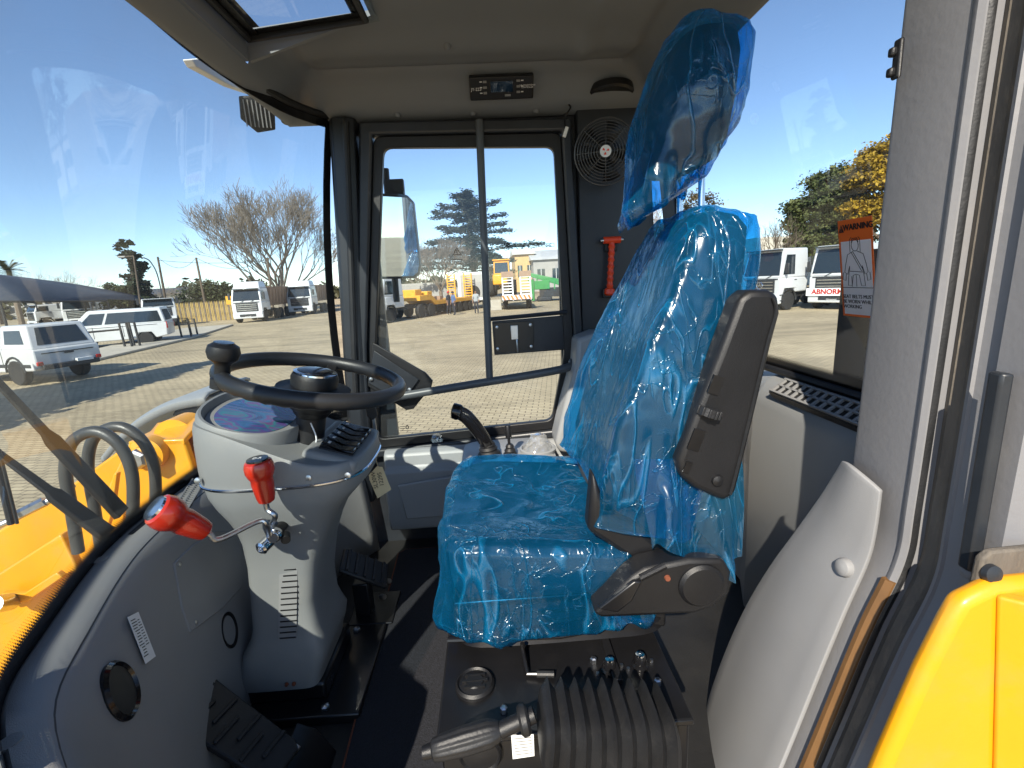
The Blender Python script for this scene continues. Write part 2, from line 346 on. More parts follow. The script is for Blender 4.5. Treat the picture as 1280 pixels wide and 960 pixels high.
# roof skin above the liner, with the hatch left open
RX0, RX1, RY0, RY1 = -.70, .72, .50, 1.92
HX0, HX1, HY0, HY1 = -.60, -.27, .82, 1.46
mb = MB()
KX0, KX1, KY1 = HX0-.10, HX1+.06, HY1+.40
for (a, b, c, d) in ((RX0, KX0, RY0, RY1), (KX1, RX1, RY0, RY1), (KX0, KX1, RY0, HY0), (KX0, KX1, KY1, RY1)):
    mb.box(((a+b)/2, (c+d)/2, 1.875), (b-a, d-c, .05))
part(mb, 'roof', M_yellow)
part(MB().box((0, .525, 1.74), (1.2, .05, .22)).box((.70, 1.2, 1.765), (.04, 1.36, .17)).box((-.690, 1.2, 1.68), (.03, 1.36, .06)).box((0, 1.9, 1.74), (1.4, .04, .22)), 'roof_rail', M_frame, bevel=.01)
# headliner
def zl(x, y):
    d = min(x+.665, .645-x, y-.55, 1.87-y)
    e = sstep(.03, .12, d)
    z = 1.612+.095*e+.03*sstep(.1, .4, d)
    z += .012*sstep(.012, .035, d)*(1-sstep(.14, .16, d))+.016*sstep(.125, .14, d)
    z += .05*(1-sstep(0, .28, x+.28))*sstep(.08, .3, d)*0
    z -= .018*math.exp(-((x-.33)/.03)**2)*sstep(.1, .25, d)
    z -= .012*math.exp(-((y-1.62)/.05)**2)*sstep(.05, .2, d)
    return z
NX, NY = 90, 88
gx = [lerp(-.665, .645, i/(NX-1)) for i in range(NX)]; gy = [lerp(.55, 1.87, j/(NY-1)) for j in range(NY)]
mb = MB(); fs = []
for i in range(NX-1):
    for j in range(NY-1):
        cx, cy = (gx[i]+gx[i+1])/2, (gy[j]+gy[j+1])/2
        if HX0 < cx < HX1 and HY0 < cy < HY1: continue
        fs.append((i*NY+j, i*NY+j+1, (i+1)*NY+j+1, (i+1)*NY+j))
def rc(x, y):  # rounded outer corners
    return x, y
mb.add([(gx[i], gy[j], zl(gx[i], gy[j])) for i in range(NX) for j in range(NY)], fs)
liner = part(mb, 'headliner', M_liner, ang=60)
# hatch well and sunroof pane, rising to the rear
def hz(x): return lerp(1.708, 1.742, (x-HX0)/(HX1-HX0))
mb = MB(); t = .012
for (xa, ya, xb, yb) in ((HX0, HY1, HX1, HY1), (HX1, HY1, HX1, HY0), (HX1, HY0, HX0, HY0), (HX0, HY0, HX0, HY1)):
    n = Vector((yb-ya, xa-xb, 0)).normalized()*t
    a0 = Vector((xa, ya, zl(xa, ya)-.004)); b0 = Vector((xb, yb, zl(xb, yb)-.004)); a1 = Vector((xa, ya, hz(xa)+.02)); b1 = Vector((xb, yb, hz(xb)+.02))
    mb.add([a0, b0, b1, a1, a0-n, b0-n, b1-n, a1-n], [(0,1,2,3),(4,7,6,5),(0,4,5,1),(3,2,6,7),(0,3,7,4),(1,5,6,2)])
part(mb, 'hatch_well', M_liner)
hp = [Vector((HX0-.02, HY0-.02, hz(HX0-.02))), Vector((HX1+.02, HY0-.02, hz(HX1+.02))), Vector((HX1+.02, HY1+.02, hz(HX1+.02))), Vector((HX0-.02, HY1+.02, hz(HX0-.02)))]
part(MB().add(hp, [(0, 1, 2, 3)]), 'roof_hatch_glass', M_glass, ang=0)
inn = [Vector((HX0+.012, HY0+.012, hz(HX0)-.008)), Vector((HX1-.012, HY0+.012, hz(HX1)-.008)), Vector((HX1-.012, HY1-.012, hz(HX1)-.008)), Vector((HX0+.012, HY1-.012, hz(HX0)-.008))]
part(MB().tube(inn, .010, 8, closed=True), 'hatch_seal', M_rubber)
for i in range(4):
    a, b = inn[i], inn[(i+1) % 4]; c = (inn[0]+inn[2])/2; L = [a.lerp(b, k/12)+Vector((0, 0, .005)) for k in range(13)]
    n = (b-a).normalized().cross(Vector((0, 0, 1))); n = n if n.dot(c-a) > 0 else -n
    frit(L, [n]*13, 'glass_border', wd=.03)
# liner plugs
for (x, y) in ((-.28, 1.835), (-.02, 1.842), (.20, 1.842), (-.08, 1.60)):
    part(MB().lathe([(.004, -.008), (.009, -.005), (.011, 0), (.011, .006)], (x, y, zl(x, y)-.002), (0, 0, 1), 14), 'liner_plug', M_liner)
# far A pillar and door posts
def postpts(p, q, n=6): return [Vector(p).lerp(Vector(q), i/n) for i in range(n+1)]
mb = MB(); pr = [(-.045, -.02), (-.03, -.045), (.02, -.052), (.045, -.03), (.05, .03), (-.045, .03)]
mb.loft([[Vector((lerp(-.472, -.565, t)+a, 1.855+b, lerp(1.62, .2, t))) for a, b in pr] for t in (0, .5, 1)])
part(mb, 'front_pillar', M_frame, bevel=.006)
part(MB().tube([(-.452, 1.80, 1.60), (-.535, 1.80, .62)], .012, 10), 'pillar_trim', M_rubber)
# near A pillar (beyond the frame, it shades the cab)
mb = MB(); mb.loft([[Vector((lerp(-.60, -.70, t)+a, .40-b, lerp(1.66, .0, t))) for a, b in pr] for t in (0, .5, 1)]); part(mb, 'front_pillar', M_frame, bevel=.006)
# ---- far door
def ringframe(outer, inner, y0, y1):
    mb = MB(); n = len(outer)
    A = [Vector((x, y0, z)) for x, z in outer]; B = [Vector((x, y0, z)) for x, z in inner]
    C = [Vector((x, y1, z)) for x, z in outer]; D = [Vector((x, y1, z)) for x, z in inner]
    vs = A+B+C+D; fs = []
    for i in range(n):
        j = (i+1) % n
        fs += [(i, j, n+j, n+i), (n+i, n+j, 3*n+j, 3*n+i), (2*n+j, 2*n+i, 3*n+i, 3*n+j), (j, i, 2*n+i, 2*n+j)]
    return mb.add(vs, fs)
outer = [(-.412, 1.605), (.318, 1.59), (.345, .76), (.268, .425), (-.548, .385), (-.508, .84)]
mid = [(-.372, 1.562), (.285, 1.548), (.312, .765), (.242, .455), (-.515, .418), (-.475, .84)]
inner = [(-.342, 1.525), (.259, 1.503), (.275, .761), (.216, .49), (-.478, .458), (-.445, .84)]
def roundpoly(P, r=.035, n=5):
    out = []
    for i in range(len(P)):
        a, b, c = Vector(P[i-1]), Vector(P[i]), Vector(P[(i+1) % len(P)])
        u = (a-b).normalized()*r; v = (c-b).normalized()*r
        for k in range(n+1):
            t = k/n; out.append(tuple((b+u)*(1-t)**2+b*2*t*(1-t)+(b+v)*t*t))
    return out
door = part(ringframe(outer, mid, 1.815, 1.875), 'door', M_frame, bevel=.008)
part(ringframe(roundpoly(mid, .03), roundpoly(inner, .03), 1.838, 1.868), 'window_surround', M_black, parent=door, bevel=.004)
gl = roundpoly([(x*1.02, z) for x, z in mid], .03)
part(MB().add([(x, 1.858, z) for x, z in gl], [tuple(range(len(gl)))]), 'door_glass', M_glass, parent=door, ang=0)
# latch plate in the window
lp = [AY(*p, 1.845) for p in ((615, 402), (709, 394), (709, 437), (618, 444))]
part(MB().sheet(lp, .016, (0, 1, 0)), 'latch_panel', M_frame, parent=door, bevel=.003)
lq = [AY(*p, 1.84) for p in ((617, 404), (667, 401), (667, 437), (620, 441))]
part(MB().sheet(lq, .004, (0, -1, 0)), 'latch_cover', M_metalbox, parent=door, bevel=.001)
a, b = AY(613, 399, 1.835), AY(709, 390, 1.835)
part(MB().tube([a, b], .008, 8), 'latch_rail', M_frame, parent=door)
for p in ((621, 409), (663, 406), (622, 436), (664, 433)):
    q = AY(*p, 1.834); part(MB().lathe([(.0065, 0), (.0055, .005), (.002, .006)], q, (0, -1, 0), 10), 'bolt', M_steel, parent=door)
q0, q1, q2 = AY(640, 407, 1.832), AY(646, 424, 1.826), AY(647, 440, 1.826)
part(MB().box((q0+q1)/2, (.028, .008, .055)).tube([q1, q2], .004, 6), 'latch_handle', M_steel, parent=door, bevel=.002)
# front hinge plate
hpg = [AY(*p, 1.825) for p in ((466, 428), (532, 466), (541, 476), (539, 484), (517, 511), (508, 513), (458, 482))]
part(MB().sheet(hpg, .012, (0, 1, 0)), 'hinge_plate', M_black, parent=door, bevel=.003)
hpg = [AY(*p, 1.82) for p in ((468, 438), (524, 474), (503, 503), (460, 478))]
part(MB().sheet(hpg, .006, (0, -1, 0)), 'hinge_cover', M_frame, parent=door, bevel=.002)
for p in ((512, 487), (464, 474)):
    part(MB().lathe([(.008, 0), (.007, .005), (.003, .006)], AY(*p, 1.812), (0, -1, 0), 12), 'bolt', M_steel, parent=door)
# grab rail
r0, r1, r2 = AY(455, 503, 1.795), AY(700, 462, 1.77), AY(716, 452, 1.80)
part(MB().tube(spline([r0, r0.lerp(r1, .5), r1, r2], 8), .0155, 14), 'grab_rail', M_tube, parent=door)
v0, v1 = AY(599, 150, 1.80), AY(612, 472, 1.785)
part(MB().tube([v0, v1], .0135, 14), 'grab_rail', M_tube, parent=door)
# glass markings
m1 = AY(571, 314, 1.852)
def tri(mb, c, s, t, y):
    o = [Vector((c.x-s, y, c.z-s*.8)), Vector((c.x+s, y, c.z-s*.8)), Vector((c.x, y, c.z+s*.9))]
    i = [p.lerp(Vector((c.x, y, c.z-s*.25)), t) for p in o]
    mb.add(o+i, [(k, (k+1) % 3, 3+(k+1) % 3, 3+k) for k in range(3)])
mb = MB(); tri(mb, m1, .017, .28, 1.852); mb.box((m1.x, 1.852, m1.z), (.003, .0004, .011)).box((m1.x, 1.852, m1.z-.0085), (.003, .0004, .003))
for k in range(3): mb.box((m1.x, 1.852, m1.z-.03-.008*k), (.036-.006*k, .0004, .0028))
part(mb, 'window_sticker', M_ink, parent=door, ang=0)
mb = MB(); rr = random.Random(3)
for c in range(4):
    p0 = AY(628+c*16.5, 309, 1.852); p1 = AY(643+c*16.5, 304, 1.852)
    for (e, f) in (((p0.x, p0.z), (p1.x, p0.z)), ((p0.x, p1.z), (p1.x, p1.z)), ((p0.x, p0.z), (p0.x, p1.z)), ((p1.x, p0.z), (p1.x, p1.z))):
        mb.tube([(e[0], 1.852, e[1]), (f[0], 1.852, f[1])], .0007, 4)
    cx, cz = (p0.x+p1.x)/2, (p0.z+p1.z)/2
    for k in range(5):
        mb.tube([(cx+rr.uniform(-.018, .018), 1.852, cz+rr.uniform(-.006, .006)), (cx+rr.uniform(-.018, .018), 1.852, cz+rr.uniform(-.006, .006))], .001, 4)
part(mb, 'window_sticker', M_ink, parent=door, ang=0)
ms = AY(514, 506, 1.852); ms = AY(509, 534, 1.852)
mb = MB(); mb.tube([ms+Vector((.005*cos(a*pi/6), 0, .007*sin(a*pi/6))) for a in range(12)], .0018, 5, closed=True)
for k in range(2): mb.box(ms+Vector((-.018, 0, -.004+k*.008)), (.02, .0004, .0022))
mb.box(ms+Vector((-.008, 0, -.014)), (.045, .0004, .0016)); part(mb, 'window_sticker', M_ink, parent=door, ang=0)
# ---- far lower wall
part(MB().prism([(-.60, 1.862, .0), (.40, 1.862, .0), (.40, 1.862, .40), (-.56, 1.862, .385)], (0, .03, 0)), 'lower_wall', M_frame)
mb = MB()
prof = [(1.858, .415), (1.80, .425), (1.775, .41), (1.768, .36), (1.75, .35), (1.745, .14), (1.76, .10), (1.858, .10)]
mb.loft([[Vector((x, y, z)) for y, z in prof] for x in (-.45, -.43, -.1, .12, .3, .36)])
part(mb, 'door_panel', M_panel, bevel=.008)
part(MB().prism([(-.40, 1.748, .30), (-.14, 1.748, .33), (-.10, 1.748, .28), (-.12, 1.748, .16), (-.38, 1.748, .155)], (0, -.012, 0)), 'door_pocket', M_panel, bevel=.006)
# far rear corner
part(MB().prism([(.342, 1.845, 1.66), (.60, 1.845, 1.66), (.66, 1.845, .62), (.33, 1.845, .62), (.345, 1.845, .77)], (0, .04, 0)), 'rear_post_panel', M_frame, bevel=.006)
part(MB().box((.33, 1.895, 1.0), (.12, .02, 1.3)), 'post_filler', M_frame)
part(MB().box((-.47, 1.905, 1.0), (.12, .02, 1.3)), 'post_filler', M_frame)
part(MB().prism([(.60, 1.80, 1.60), (.64, 1.86, 1.60), (.74, 1.86, .70), (.70, 1.80, .70)], (.05, 0, 0)), 'rear_post', M_frame, bevel=.006)
trim = [AY(*p, 1.70) for p in ((722, 424), (745, 416), (790, 416), (790, 575), (700, 566), (694, 556), (706, 505), (720, 455))]
part(MB().sheet(trim, .14, (0, 1, 0)), 'corner_trim', M_panel, bevel=.015, seg=3)
# ---- rear wall: panel, vent, sill, window
mb = MB(); prof = [(.742, -.0), (.722, .03), (.716, .50), (.720, .675), (.730, .70), (.752, .735), (.80, .765), (.80, 0)]
mb.loft([[Vector((x+dx, y, z)) for x, z in prof] for y, dx in ((.70, .0), (.84, .0), (1.27, .0), (1.285, .006), (1.40, .055), (1.84, .055))])
part(mb, 'rear_panel', M_panel, bevel=.01, seg=3)
vz = [AX(*p, .74) for p in ((974, 484), (1000, 474), (1086, 500), (1086, 527))]
vent = part(MB().box((.747, 1.035, .732), (.058, .34, .022), Matrix.Translation((.747,1.035,.732)) @ Matrix.Rotation(rad(-35), 4, 'Y') @ Matrix.Translation((-.747,-1.035,-.732))), 'defrost_vent', M_black, bevel=.004)
Mv = Matrix.Translation((.747, 1.035, .732)) @ Matrix.Rotation(rad(-35), 4, 'Y')
mb = MB()
for k in range(13): mb.box((0, -.156+k*.026, .0135), (.045, .006, .006), Mv)
mb.box((0, 0, .0135), (.005, .32, .006), Mv).box((-.0235, 0, .0135), (.005, .33, .006), Mv).box((.0235, 0, .0135), (.005, .33, .006), Mv)
part(mb, 'vent_grille', M_dash, parent=vent, ang=0)
rw = [Vector((.79, .62, .765)), Vector((.79, 1.83, .765)), Vector((.65, 1.83, 1.66)), Vector((.65, .62, 1.66))]
part(MB().add(rw, [(0, 1, 2, 3)]), 'rear_window', M_glass, ang=0)
upd = (rw[2]-rw[1]).normalized()
for (a, b, n) in ((rw[0], rw[1], upd), (rw[3], rw[2], -upd), (rw[1], rw[2], Vector((0, -1, 0)))):
    frit([a.lerp(b, k/16)+Vector((-.004, 0, 0)) for k in range(17)], [n]*17, 'glass_border', wd=.04)
part(MB().tube([rw[0]+Vector((-.012, 0, 0)), rw[1]+Vector((-.012, 0, 0))], .010, 8), 'window_seal', M_rubber)
part(MB().tube([rw[3]+Vector((-.008, 0, 0)), rw[2]+Vector((-.008, 0, 0))], .012, 8), 'window_seal', M_rubber)
# ---- near door post with its seal channel
PP = spline([(.612, 0, 1.80), (.608, 0, 1.3), (.606, 0, .95), (.603, 0, .70), (.598, 0, .60), (.560, 0, .484), (.504, 0, .28), (.44, 0, .05), (.40, 0, -.1)], 7)
def sweep(prof): return MB().loft([[Vector((p.x+dx, y, p.z)) for dx, y in prof] for p in PP])
post = part(sweep([(0, .748), (-.004, .738), (-.004, .638), (-.007, .633), (-.008, .627), (-.004, .620), (.012, .617), (.07, .617), (.07, .748)]), 'door_post', M_pillar, ang=25)
part(sweep([(.016, .617), (.012, .608), (.018, .598), (.014, .586), (.020, .580), (.07, .580), (.07, .617)]), 'seal_channel', M_seal, parent=post, ang=25)
part(sweep([(.010, .581), (.002, .578), (.0, .572), (.004, .570), (.006, .548), (-.002, .542), (-.002, .500), (.012, .490), (.07, .490), (.07, .581)]), 'post_flange', M_pillar, parent=post, ang=25)
part(sweep([(.003, .6205), (-.002, .6195), (.001, .617), (.006, .6165)]), 'seal_lip', M_rubber, parent=post)
mb = MB(); mb.loft([[Vector((x, y, z)) for x, y in ((.590, .532), (.578, .528), (.578, .512), (.590, .508))] for z in (.66, .675, .90, .915)])
part(mb, 'striker_strip', M_frame, parent=post, bevel=.003)
for z in (.905, .655): part(MB().lathe([(.010, 0), (.008, .006), (.003, .008)], (.588, .52, z), (-1, 0, 0), 14), 'bolt', M_pillar, parent=post)
part(MB().box((.574, .708, 1.315), (.006, .014, .05), None).box((.57, .712, 1.30), (.01, .01, .012)).box((.57, .712, 1.325), (.01, .01, .012)), 'rubber_buffer', M_black, parent=post, bevel=.003)
# bare primer edge low on the post
lowp = [p for p in PP if p.z < .585]
part(MB().loft([[Vector((p.x-.0125, .636, p.z)), Vector((p.x-.0135, .628, p.z)), Vector((p.x-.008, .6185, p.z)), Vector((p.x-.004, .6185, p.z)), Vector((p.x-.006, .636, p.z))] for p in lowp]), 'post_edge', M_orange_edge, parent=post, ang=25)
# grey vinyl flap wrapped round the post
RC = spline([(.578, .655, .705), (.577, .655, .64), (.570, .655, .585), (.543, .655, .50), (.514, .655, .40), (.470, .655, .24), (.410, .655, .03), (.37, .655, -.1)], 6)
LC = spline([(.577, .735, .722), (.574, .775, .64), (.565, .825, .54), (.550, .87, .44), (.528, .91, .32), (.502, .94, .18), (.476, .96, .03), (.46, .97, -.1)], 6)
mb = MB(); rows = []
for t in range(9):
    s = t/8
    rows.append([RC[i].lerp(LC[i], s)+Vector((-.012*math.sin(pi*s)**1.2, 0, .012*sin(pi*s)*max(0, 1-i/6))) for i in range(len(RC))])
mb.loft(rows, cap=(False, False), closed=False)
flap = part(mb, 'post_flap', M_flap, solid=.008, bevel=.002, ang=60)
bp_ = AX(1060, 710, .5575)
part(MB().lathe([(.0155, -.004), (.0155, .002), (.013, .007), (.007, .010), (.002, .0105)], bp_+Vector((-.004, .002, 0)), (-1, -.12, .15), 24), 'flap_button', M_flap, parent=flap)
part(MB().box((-.05, 1.893, 1.625), (.86, .02, .10)), 'door_header', M_frame)
# air-con control strip on the liner slope
Ma = basis((.08, 1.775, 1.680), (1, 0, -.02), Vector((0, .66, .75)).normalized()*1, Vector((0, -.75, .66)).normalized()*-1)
zc = Vector((0, -.75, -.66)).normalized(); xc = Vector((1, 0, .0)); yc = zc.cross(xc)
Ma = basis(Vector((.080, 1.765, 1.675)), xc, yc, zc)
ac = thing('air_conditioner_control', 'black air conditioner control strip with small display under the roof lining', 'control panel', Ma.translation)
def P(mb, name, m, par, **k): return mb.build(name, m, par, **k)
P(MB().box((0, 0, 0), (.212, .072, .024), Ma), 'housing', M_black, ac, bevel=.004)
P(MB().box((0, .006, .013), (.075, .034, .003), Ma), 'screen', M_lens, ac, bevel=.001)
for sx in (-1, 1):
    for k in range(3): P(MB().box((sx*.055, .022-.017*k, .0135), (.012, .007, .004), Ma), 'button', M_dash, ac, bevel=.001)
P(MB().box((.02, -.021, .0135), (.02, .007, .004), Ma), 'button', M_dash, ac, bevel=.001)
text('JY-223', .013, Ma @ Matrix.Translation((-.084, .0, .0135)), M_whiteprint, parent=ac)
text('AIR CONDITIONER\nCONTROLLER', .0062, Ma @ Matrix.Translation((.085, .004, .0135)), M_whiteprint, parent=ac)
for k, sx in ((0, -.068), (1, .068)):
    for q in range(3): P(MB().box((sx, .022-.017*q, .0132), (.008, .003, .0015), Ma), 'mark', M_whiteprint, ac)
# oval speaker in the rear corner of the liner
p = AZ(762, 121, 1.655)
sp = thing('roof_speaker', 'black oval speaker grille set in the roof lining above the fan', 'speaker', p)
P(MB().lathe([(.085, .02), (.085, .0), (.078, -.006), (.070, -.002), (.02, .002)], p, (0, .15, 1), 32), 'grille', M_black, sp)
# ---- windscreen console (front trim)
def xw(y):
    for i in range(NW-1):
        a, b = WB[i], WB[i+1]
        if a.y <= y <= b.y: return lerp(a.x, b.x, (y-a.y)/(b.y-a.y))
    return WB[0].x if y < WB[0].y else WB[-1].x
CPROF = [(.0, .548), (.012, .556), (.050, .552), (.075, .535), (.095, .49), (.115, .42), (.140, .30), (.152, .18), (.160, .08), (.165, 0)]
CY = [lerp(.43, 1.80, i/56) for i in range(57)]
def conp(u, y):
    k = min(int(u), len(CPROF)-2); t = u-k; a, b = CPROF[k], CPROF[k+1]
    d, z = lerp(a[0], b[0], t), lerp(a[1], b[1], t)
    return Vector((xw(y)+d+(.02*sin((y-.5)*9)*sstep(.5, .3, z) if False else 0), y, z))
mb = MB(); mb.loft([[conp(k, y) for k in range(len(CPROF))] for y in CY], cap=(False, False), closed=False)
con = part(mb, 'front_console', M_dash, solid=.006, ang=50)
def oncon(px, py):
    "where the line of sight meets the console, with its normal"
    d = FW+RT*((px-640)/FPX)+UP*((480-py)/FPX); best = None
    for i in range(4000):
        q = CAM+d*(.3+i*.0004)
        if q.y < .44 or q.y > 1.79 or q.z > .556 or q.z < 0: continue
        for k in range(len(CPROF)-1):
            if CPROF[k+1][1] <= q.z <= CPROF[k][1] and k > 0:
                t = (CPROF[k][1]-q.z)/(CPROF[k][1]-CPROF[k+1][1]); x = xw(q.y)+lerp(CPROF[k][0], CPROF[k+1][0], t)
                if q.x < x:
                    e = .02; u = k+t
                    ty = (conp(u, q.y+e)-conp(u, q.y-e)); tz = conp(min(u+.2, 8.9), q.y)-conp(max(u-.2, .1), q.y)
                    n = ty.cross(tz).normalized(); n = n if n.x > 0 else -n
                    return Vector((x, q.y, q.z)), n
    return None
def conframe(px, py):
    r = oncon(px, py); q, n = r; x, y, z = frame(n, (0, 0, 1)); return basis(q, -y, x, z), q, n
# ---- things on the front console
def disc(prof, M, n=28):
    return MB().loft([[M @ Vector((r*cos(2*pi*k/n), r*sin(2*pi*k/n), h)) for k in range(n)] for r, h in prof])
Mc, q, n = conframe(147, 865)
s = thing('round_air_outlet', 'round black air outlet set in the grey front console', 'air outlet', q)
P(disc([(.046, -.01), (.046, .006), (.041, .011), (.037, .006)], Mc), 'ring', M_blackgl, s)
P(disc([(.0365, .0), (.0365, .007), (.02, .008), (.002, .008)], Mc), 'shutter', M_black, s)
Mc, q, n = conframe(285, 788)
s = tag(disc([(.045, -.006), (.045, .006), (.037, .004), (.034, -.0), (.002, -.004)], Mc @ Matrix.Scale(.75, 4, (1, 0, 0))).build('foot_air_outlet', M_black), 'dark foot level air outlet beside the steering console base', 'air outlet')
Mc, q, n = conframe(170, 800)
s = thing('paper_label', 'white printed paper label stuck on the grey front console', 'label', q)
Mr = Mc @ Matrix.Rotation(rad(-24), 4, 'Z')
P(MB().box((0, 0, .009), (.040, .085, .0006), Mr), 'paper', M_paper, s)
mb = MB(); rr = random.Random(5)
for k in range(14): mb.box((-.008+rr.uniform(-.002, .002), .034-.005*k, .0096), (.014+rr.uniform(-.004, .004), .0016, .0003), Mr)
for k in range(10): mb.box((.009, .030-.005*k, .0096), (.010+rr.uniform(-.004, .002), .0014, .0003), Mr)
P(mb, 'print', M_ink, s, ang=0)
# moulded parting line
P(MB().tube([conp(2.55, y)+Vector((.001, 0, .001)) for y in CY[1:46]], .0022, 6), 'console_seam', M_black, cab)
# access cover
def conpoly(pts, lift):
    out = []
    for p in pts:
        r = oncon(*p); out.append(r[0]+r[1]*lift)
    return out
cp = [(214, 705), (238, 682), (268, 664), (298, 668), (300, 735), (275, 762), (235, 792), (224, 760)]
top = conpoly(cp, .006); bot = conpoly(cp, -.004)
cover = MB().loft([bot, top]).build('access_cover', M_dash, cab, bevel=.003)
for p in ((220, 707), (240, 780)):
    q, n = oncon(*p); P(MB().lathe([(.005, .0), (.0045, .009), (.002, .010)], q, n, 12), 'screw', M_steel, cover)
for (pa, pb) in (((218, 650), (247, 604)), ((152, 668), (188, 640))):
    A = oncon(*pa); B = oncon(*pb)
    q = (A[0]+B[0])/2; n = (A[1]+B[1]).normalized(); X = (B[0]-A[0]); ln = X.length; X = (X-n*X.dot(n)).normalized(); Y = n.cross(X)
    Mv = basis(q, X, Y, n)
    v = MB().box((0, 0, .002), (ln+.02, .034, .008), Mv).build('defrost_vent', M_black, cab, bevel=.003)
    mb = MB(); k = -ln/2
    while k < ln/2: mb.box((k, 0, .0075), (.003, .026, .004), Mv); k += .0105
    mb.box((0, 0, .0075), (ln+.01, .003, .004), Mv).box((0, .0145, .0075), (ln+.012, .003, .004), Mv).box((0, -.0145, .0075), (ln+.012, .003, .004), Mv)
    P(mb, 'vent_grille', M_dash, v, ang=0)
for p in ((105, 702), (4, 930)):
    q, n = oncon(*p); P(MB().lathe([(.012, -.003), (.012, .002), (.008, .006), (.002, .007)], q, n, 18), 'console_plug', M_dash, cab)

# ================================================================== steering console
sc = thing('steering_console', 'light grey steering console with oval display and row of rocker switches', 'steering console', (-.56, 1.12, 0))
cols = [(.072, -.692, -.492, .118, 8), (.095, -.694, -.488, .120, 8), (.130, -.688, -.474, .118, 7), (.165, -.678, -.466, .116, 7), (.195, -.660, -.474, .108, 6), (.225, -.652, -.480, .102, 5.5),
        (.30, -.644, -.480, .102, 5.5), (.40, -.636, -.458, .106, 5), (.465, -.638, -.432, .114, 4.4), (.505, -.646, -.410, .124, 4), (.535, -.660, -.390, .135, 3.6), (.57, -.680, -.356, .149, 3.4), (.60, -.692, -.326, .157, 3.4), (.626, -.696, -.318, .160, 3.4)]
rings = [ringz((a+b)/2, 1.16, z, (b-a)/2, h, e, 56) for z, a, b, h, e in cols]
P(MB().loft(rings), 'column_body', M_grey, sc, ang=40)
# upper pod: hooded at the front, sloping down to the switches at the rear
def podtop(x): return lerp(.775, .668, sstep(-.68, -.36, x))
rim0 = ringz(-.507, 1.16, .630, .191, .162, 3.4, 72)
def podring(s, f):  # s: scale, f: height fraction 0..1 towards the top
    out = []
    for p in rim0:
        x = -.507+(p.x+.507)*s; y = 1.16+(p.y-1.16)*s
        out.append(Vector((x, y, lerp(.632, podtop(x), f))))
    return out
mb = MB(); mb.loft([podring(1.0, 0), podring(1.006, .25), podring(1.0, .6), podring(.985, .9), podring(.965, 1.0), podring(.94, 1.0), podring(.5, .985), podring(.05, .98)])
P(mb, 'instrument_pod', M_grey, sc, ang=50)
P(MB().tube([p+(p-Vector((-.507, 1.16, p.z)))*.008+Vector((0, 0, .002)) for p in rim0], .0032, 6, closed=True), 'trim_line', M_chrome, sc)
# oval display with raised hood
def iridescent():
    m, nt, b = newmat('protective_film_display'); L = nt.links.new
    tc = nt.nodes.new('ShaderNodeTexCoord'); mp = nt.nodes.new('ShaderNodeMapping'); mp.inputs['Scale'].default_value = (9, 16, 9); mp.inputs['Rotation'].default_value = (0, 0, .5); L(tc.outputs['Object'], mp.inputs[0])
    nz = nt.nodes.new('ShaderNodeTexNoise'); nz.inputs['Scale'].default_value = 1.0; nz.inputs['Detail'].default_value = 1.5; nz.inputs['Distortion'].default_value = 1.6; L(mp.outputs[0], nz.inputs[0])
    cr = nt.nodes.new('ShaderNodeValToRGB'); el = cr.color_ramp.elements; el[0].position = .25; el[0].color = (.02, .03, .06, 1); el[1].position = .8; el[1].color = (.03, .05, .10, 1)
    for p, c in ((.36, (.03, .10, .22)), (.43, (.09, .05, .19)), (.5, (.03, .17, .20)), (.56, (.14, .06, .17)), (.62, (.04, .13, .24)), (.7, (.05, .06, .14))):
        e = el.new(p); e.color = (*c, 1)
    L(nz.outputs[0], cr.inputs[0]); L(cr.outputs[0], b.inputs['Base Color']); b.inputs['Roughness'].default_value = .12; b.inputs['Coat Weight'].default_value = 1; b.inputs['Coat Roughness'].default_value = .03
    return m
M_disp = iridescent()
nD = Vector((.30, -.10, 1)).normalized(); xD = Vector((1, 0, -.30)).normalized(); yD = nD.cross(xD).normalized()
Md = basis((-.582, 1.155, .758), xD, yD, nD)
def oval(a, b, z, M, n=48, e=2.3): return [M @ Vector(p) for p in [(q.x, q.y, z) for q in ringz(0, 0, 0, a, b, e, n)]]
hood = MB(); hood.loft([oval(.118, .140, -.06, Md), oval(.118, .140, .010, Md), oval(.114, .136, .018, Md), oval(.108, .130, .018, Md), oval(.104, .126, .010, Md), oval(.100, .122, .0, Md)], cap=(True, False))
P(hood, 'display_hood', M_grey, sc, ang=50)
P(MB().loft([oval(.099, .121, -.006, Md), oval(.099, .121, .002, Md), oval(.084, .106, .004, Md)]), 'display_bezel', M_dash, sc)
P(MB().loft([oval(.083, .105, .0, Md), oval(.083, .105, .0055, Md), oval(.04, .055, .006, Md)]), 'display', M_disp, sc)
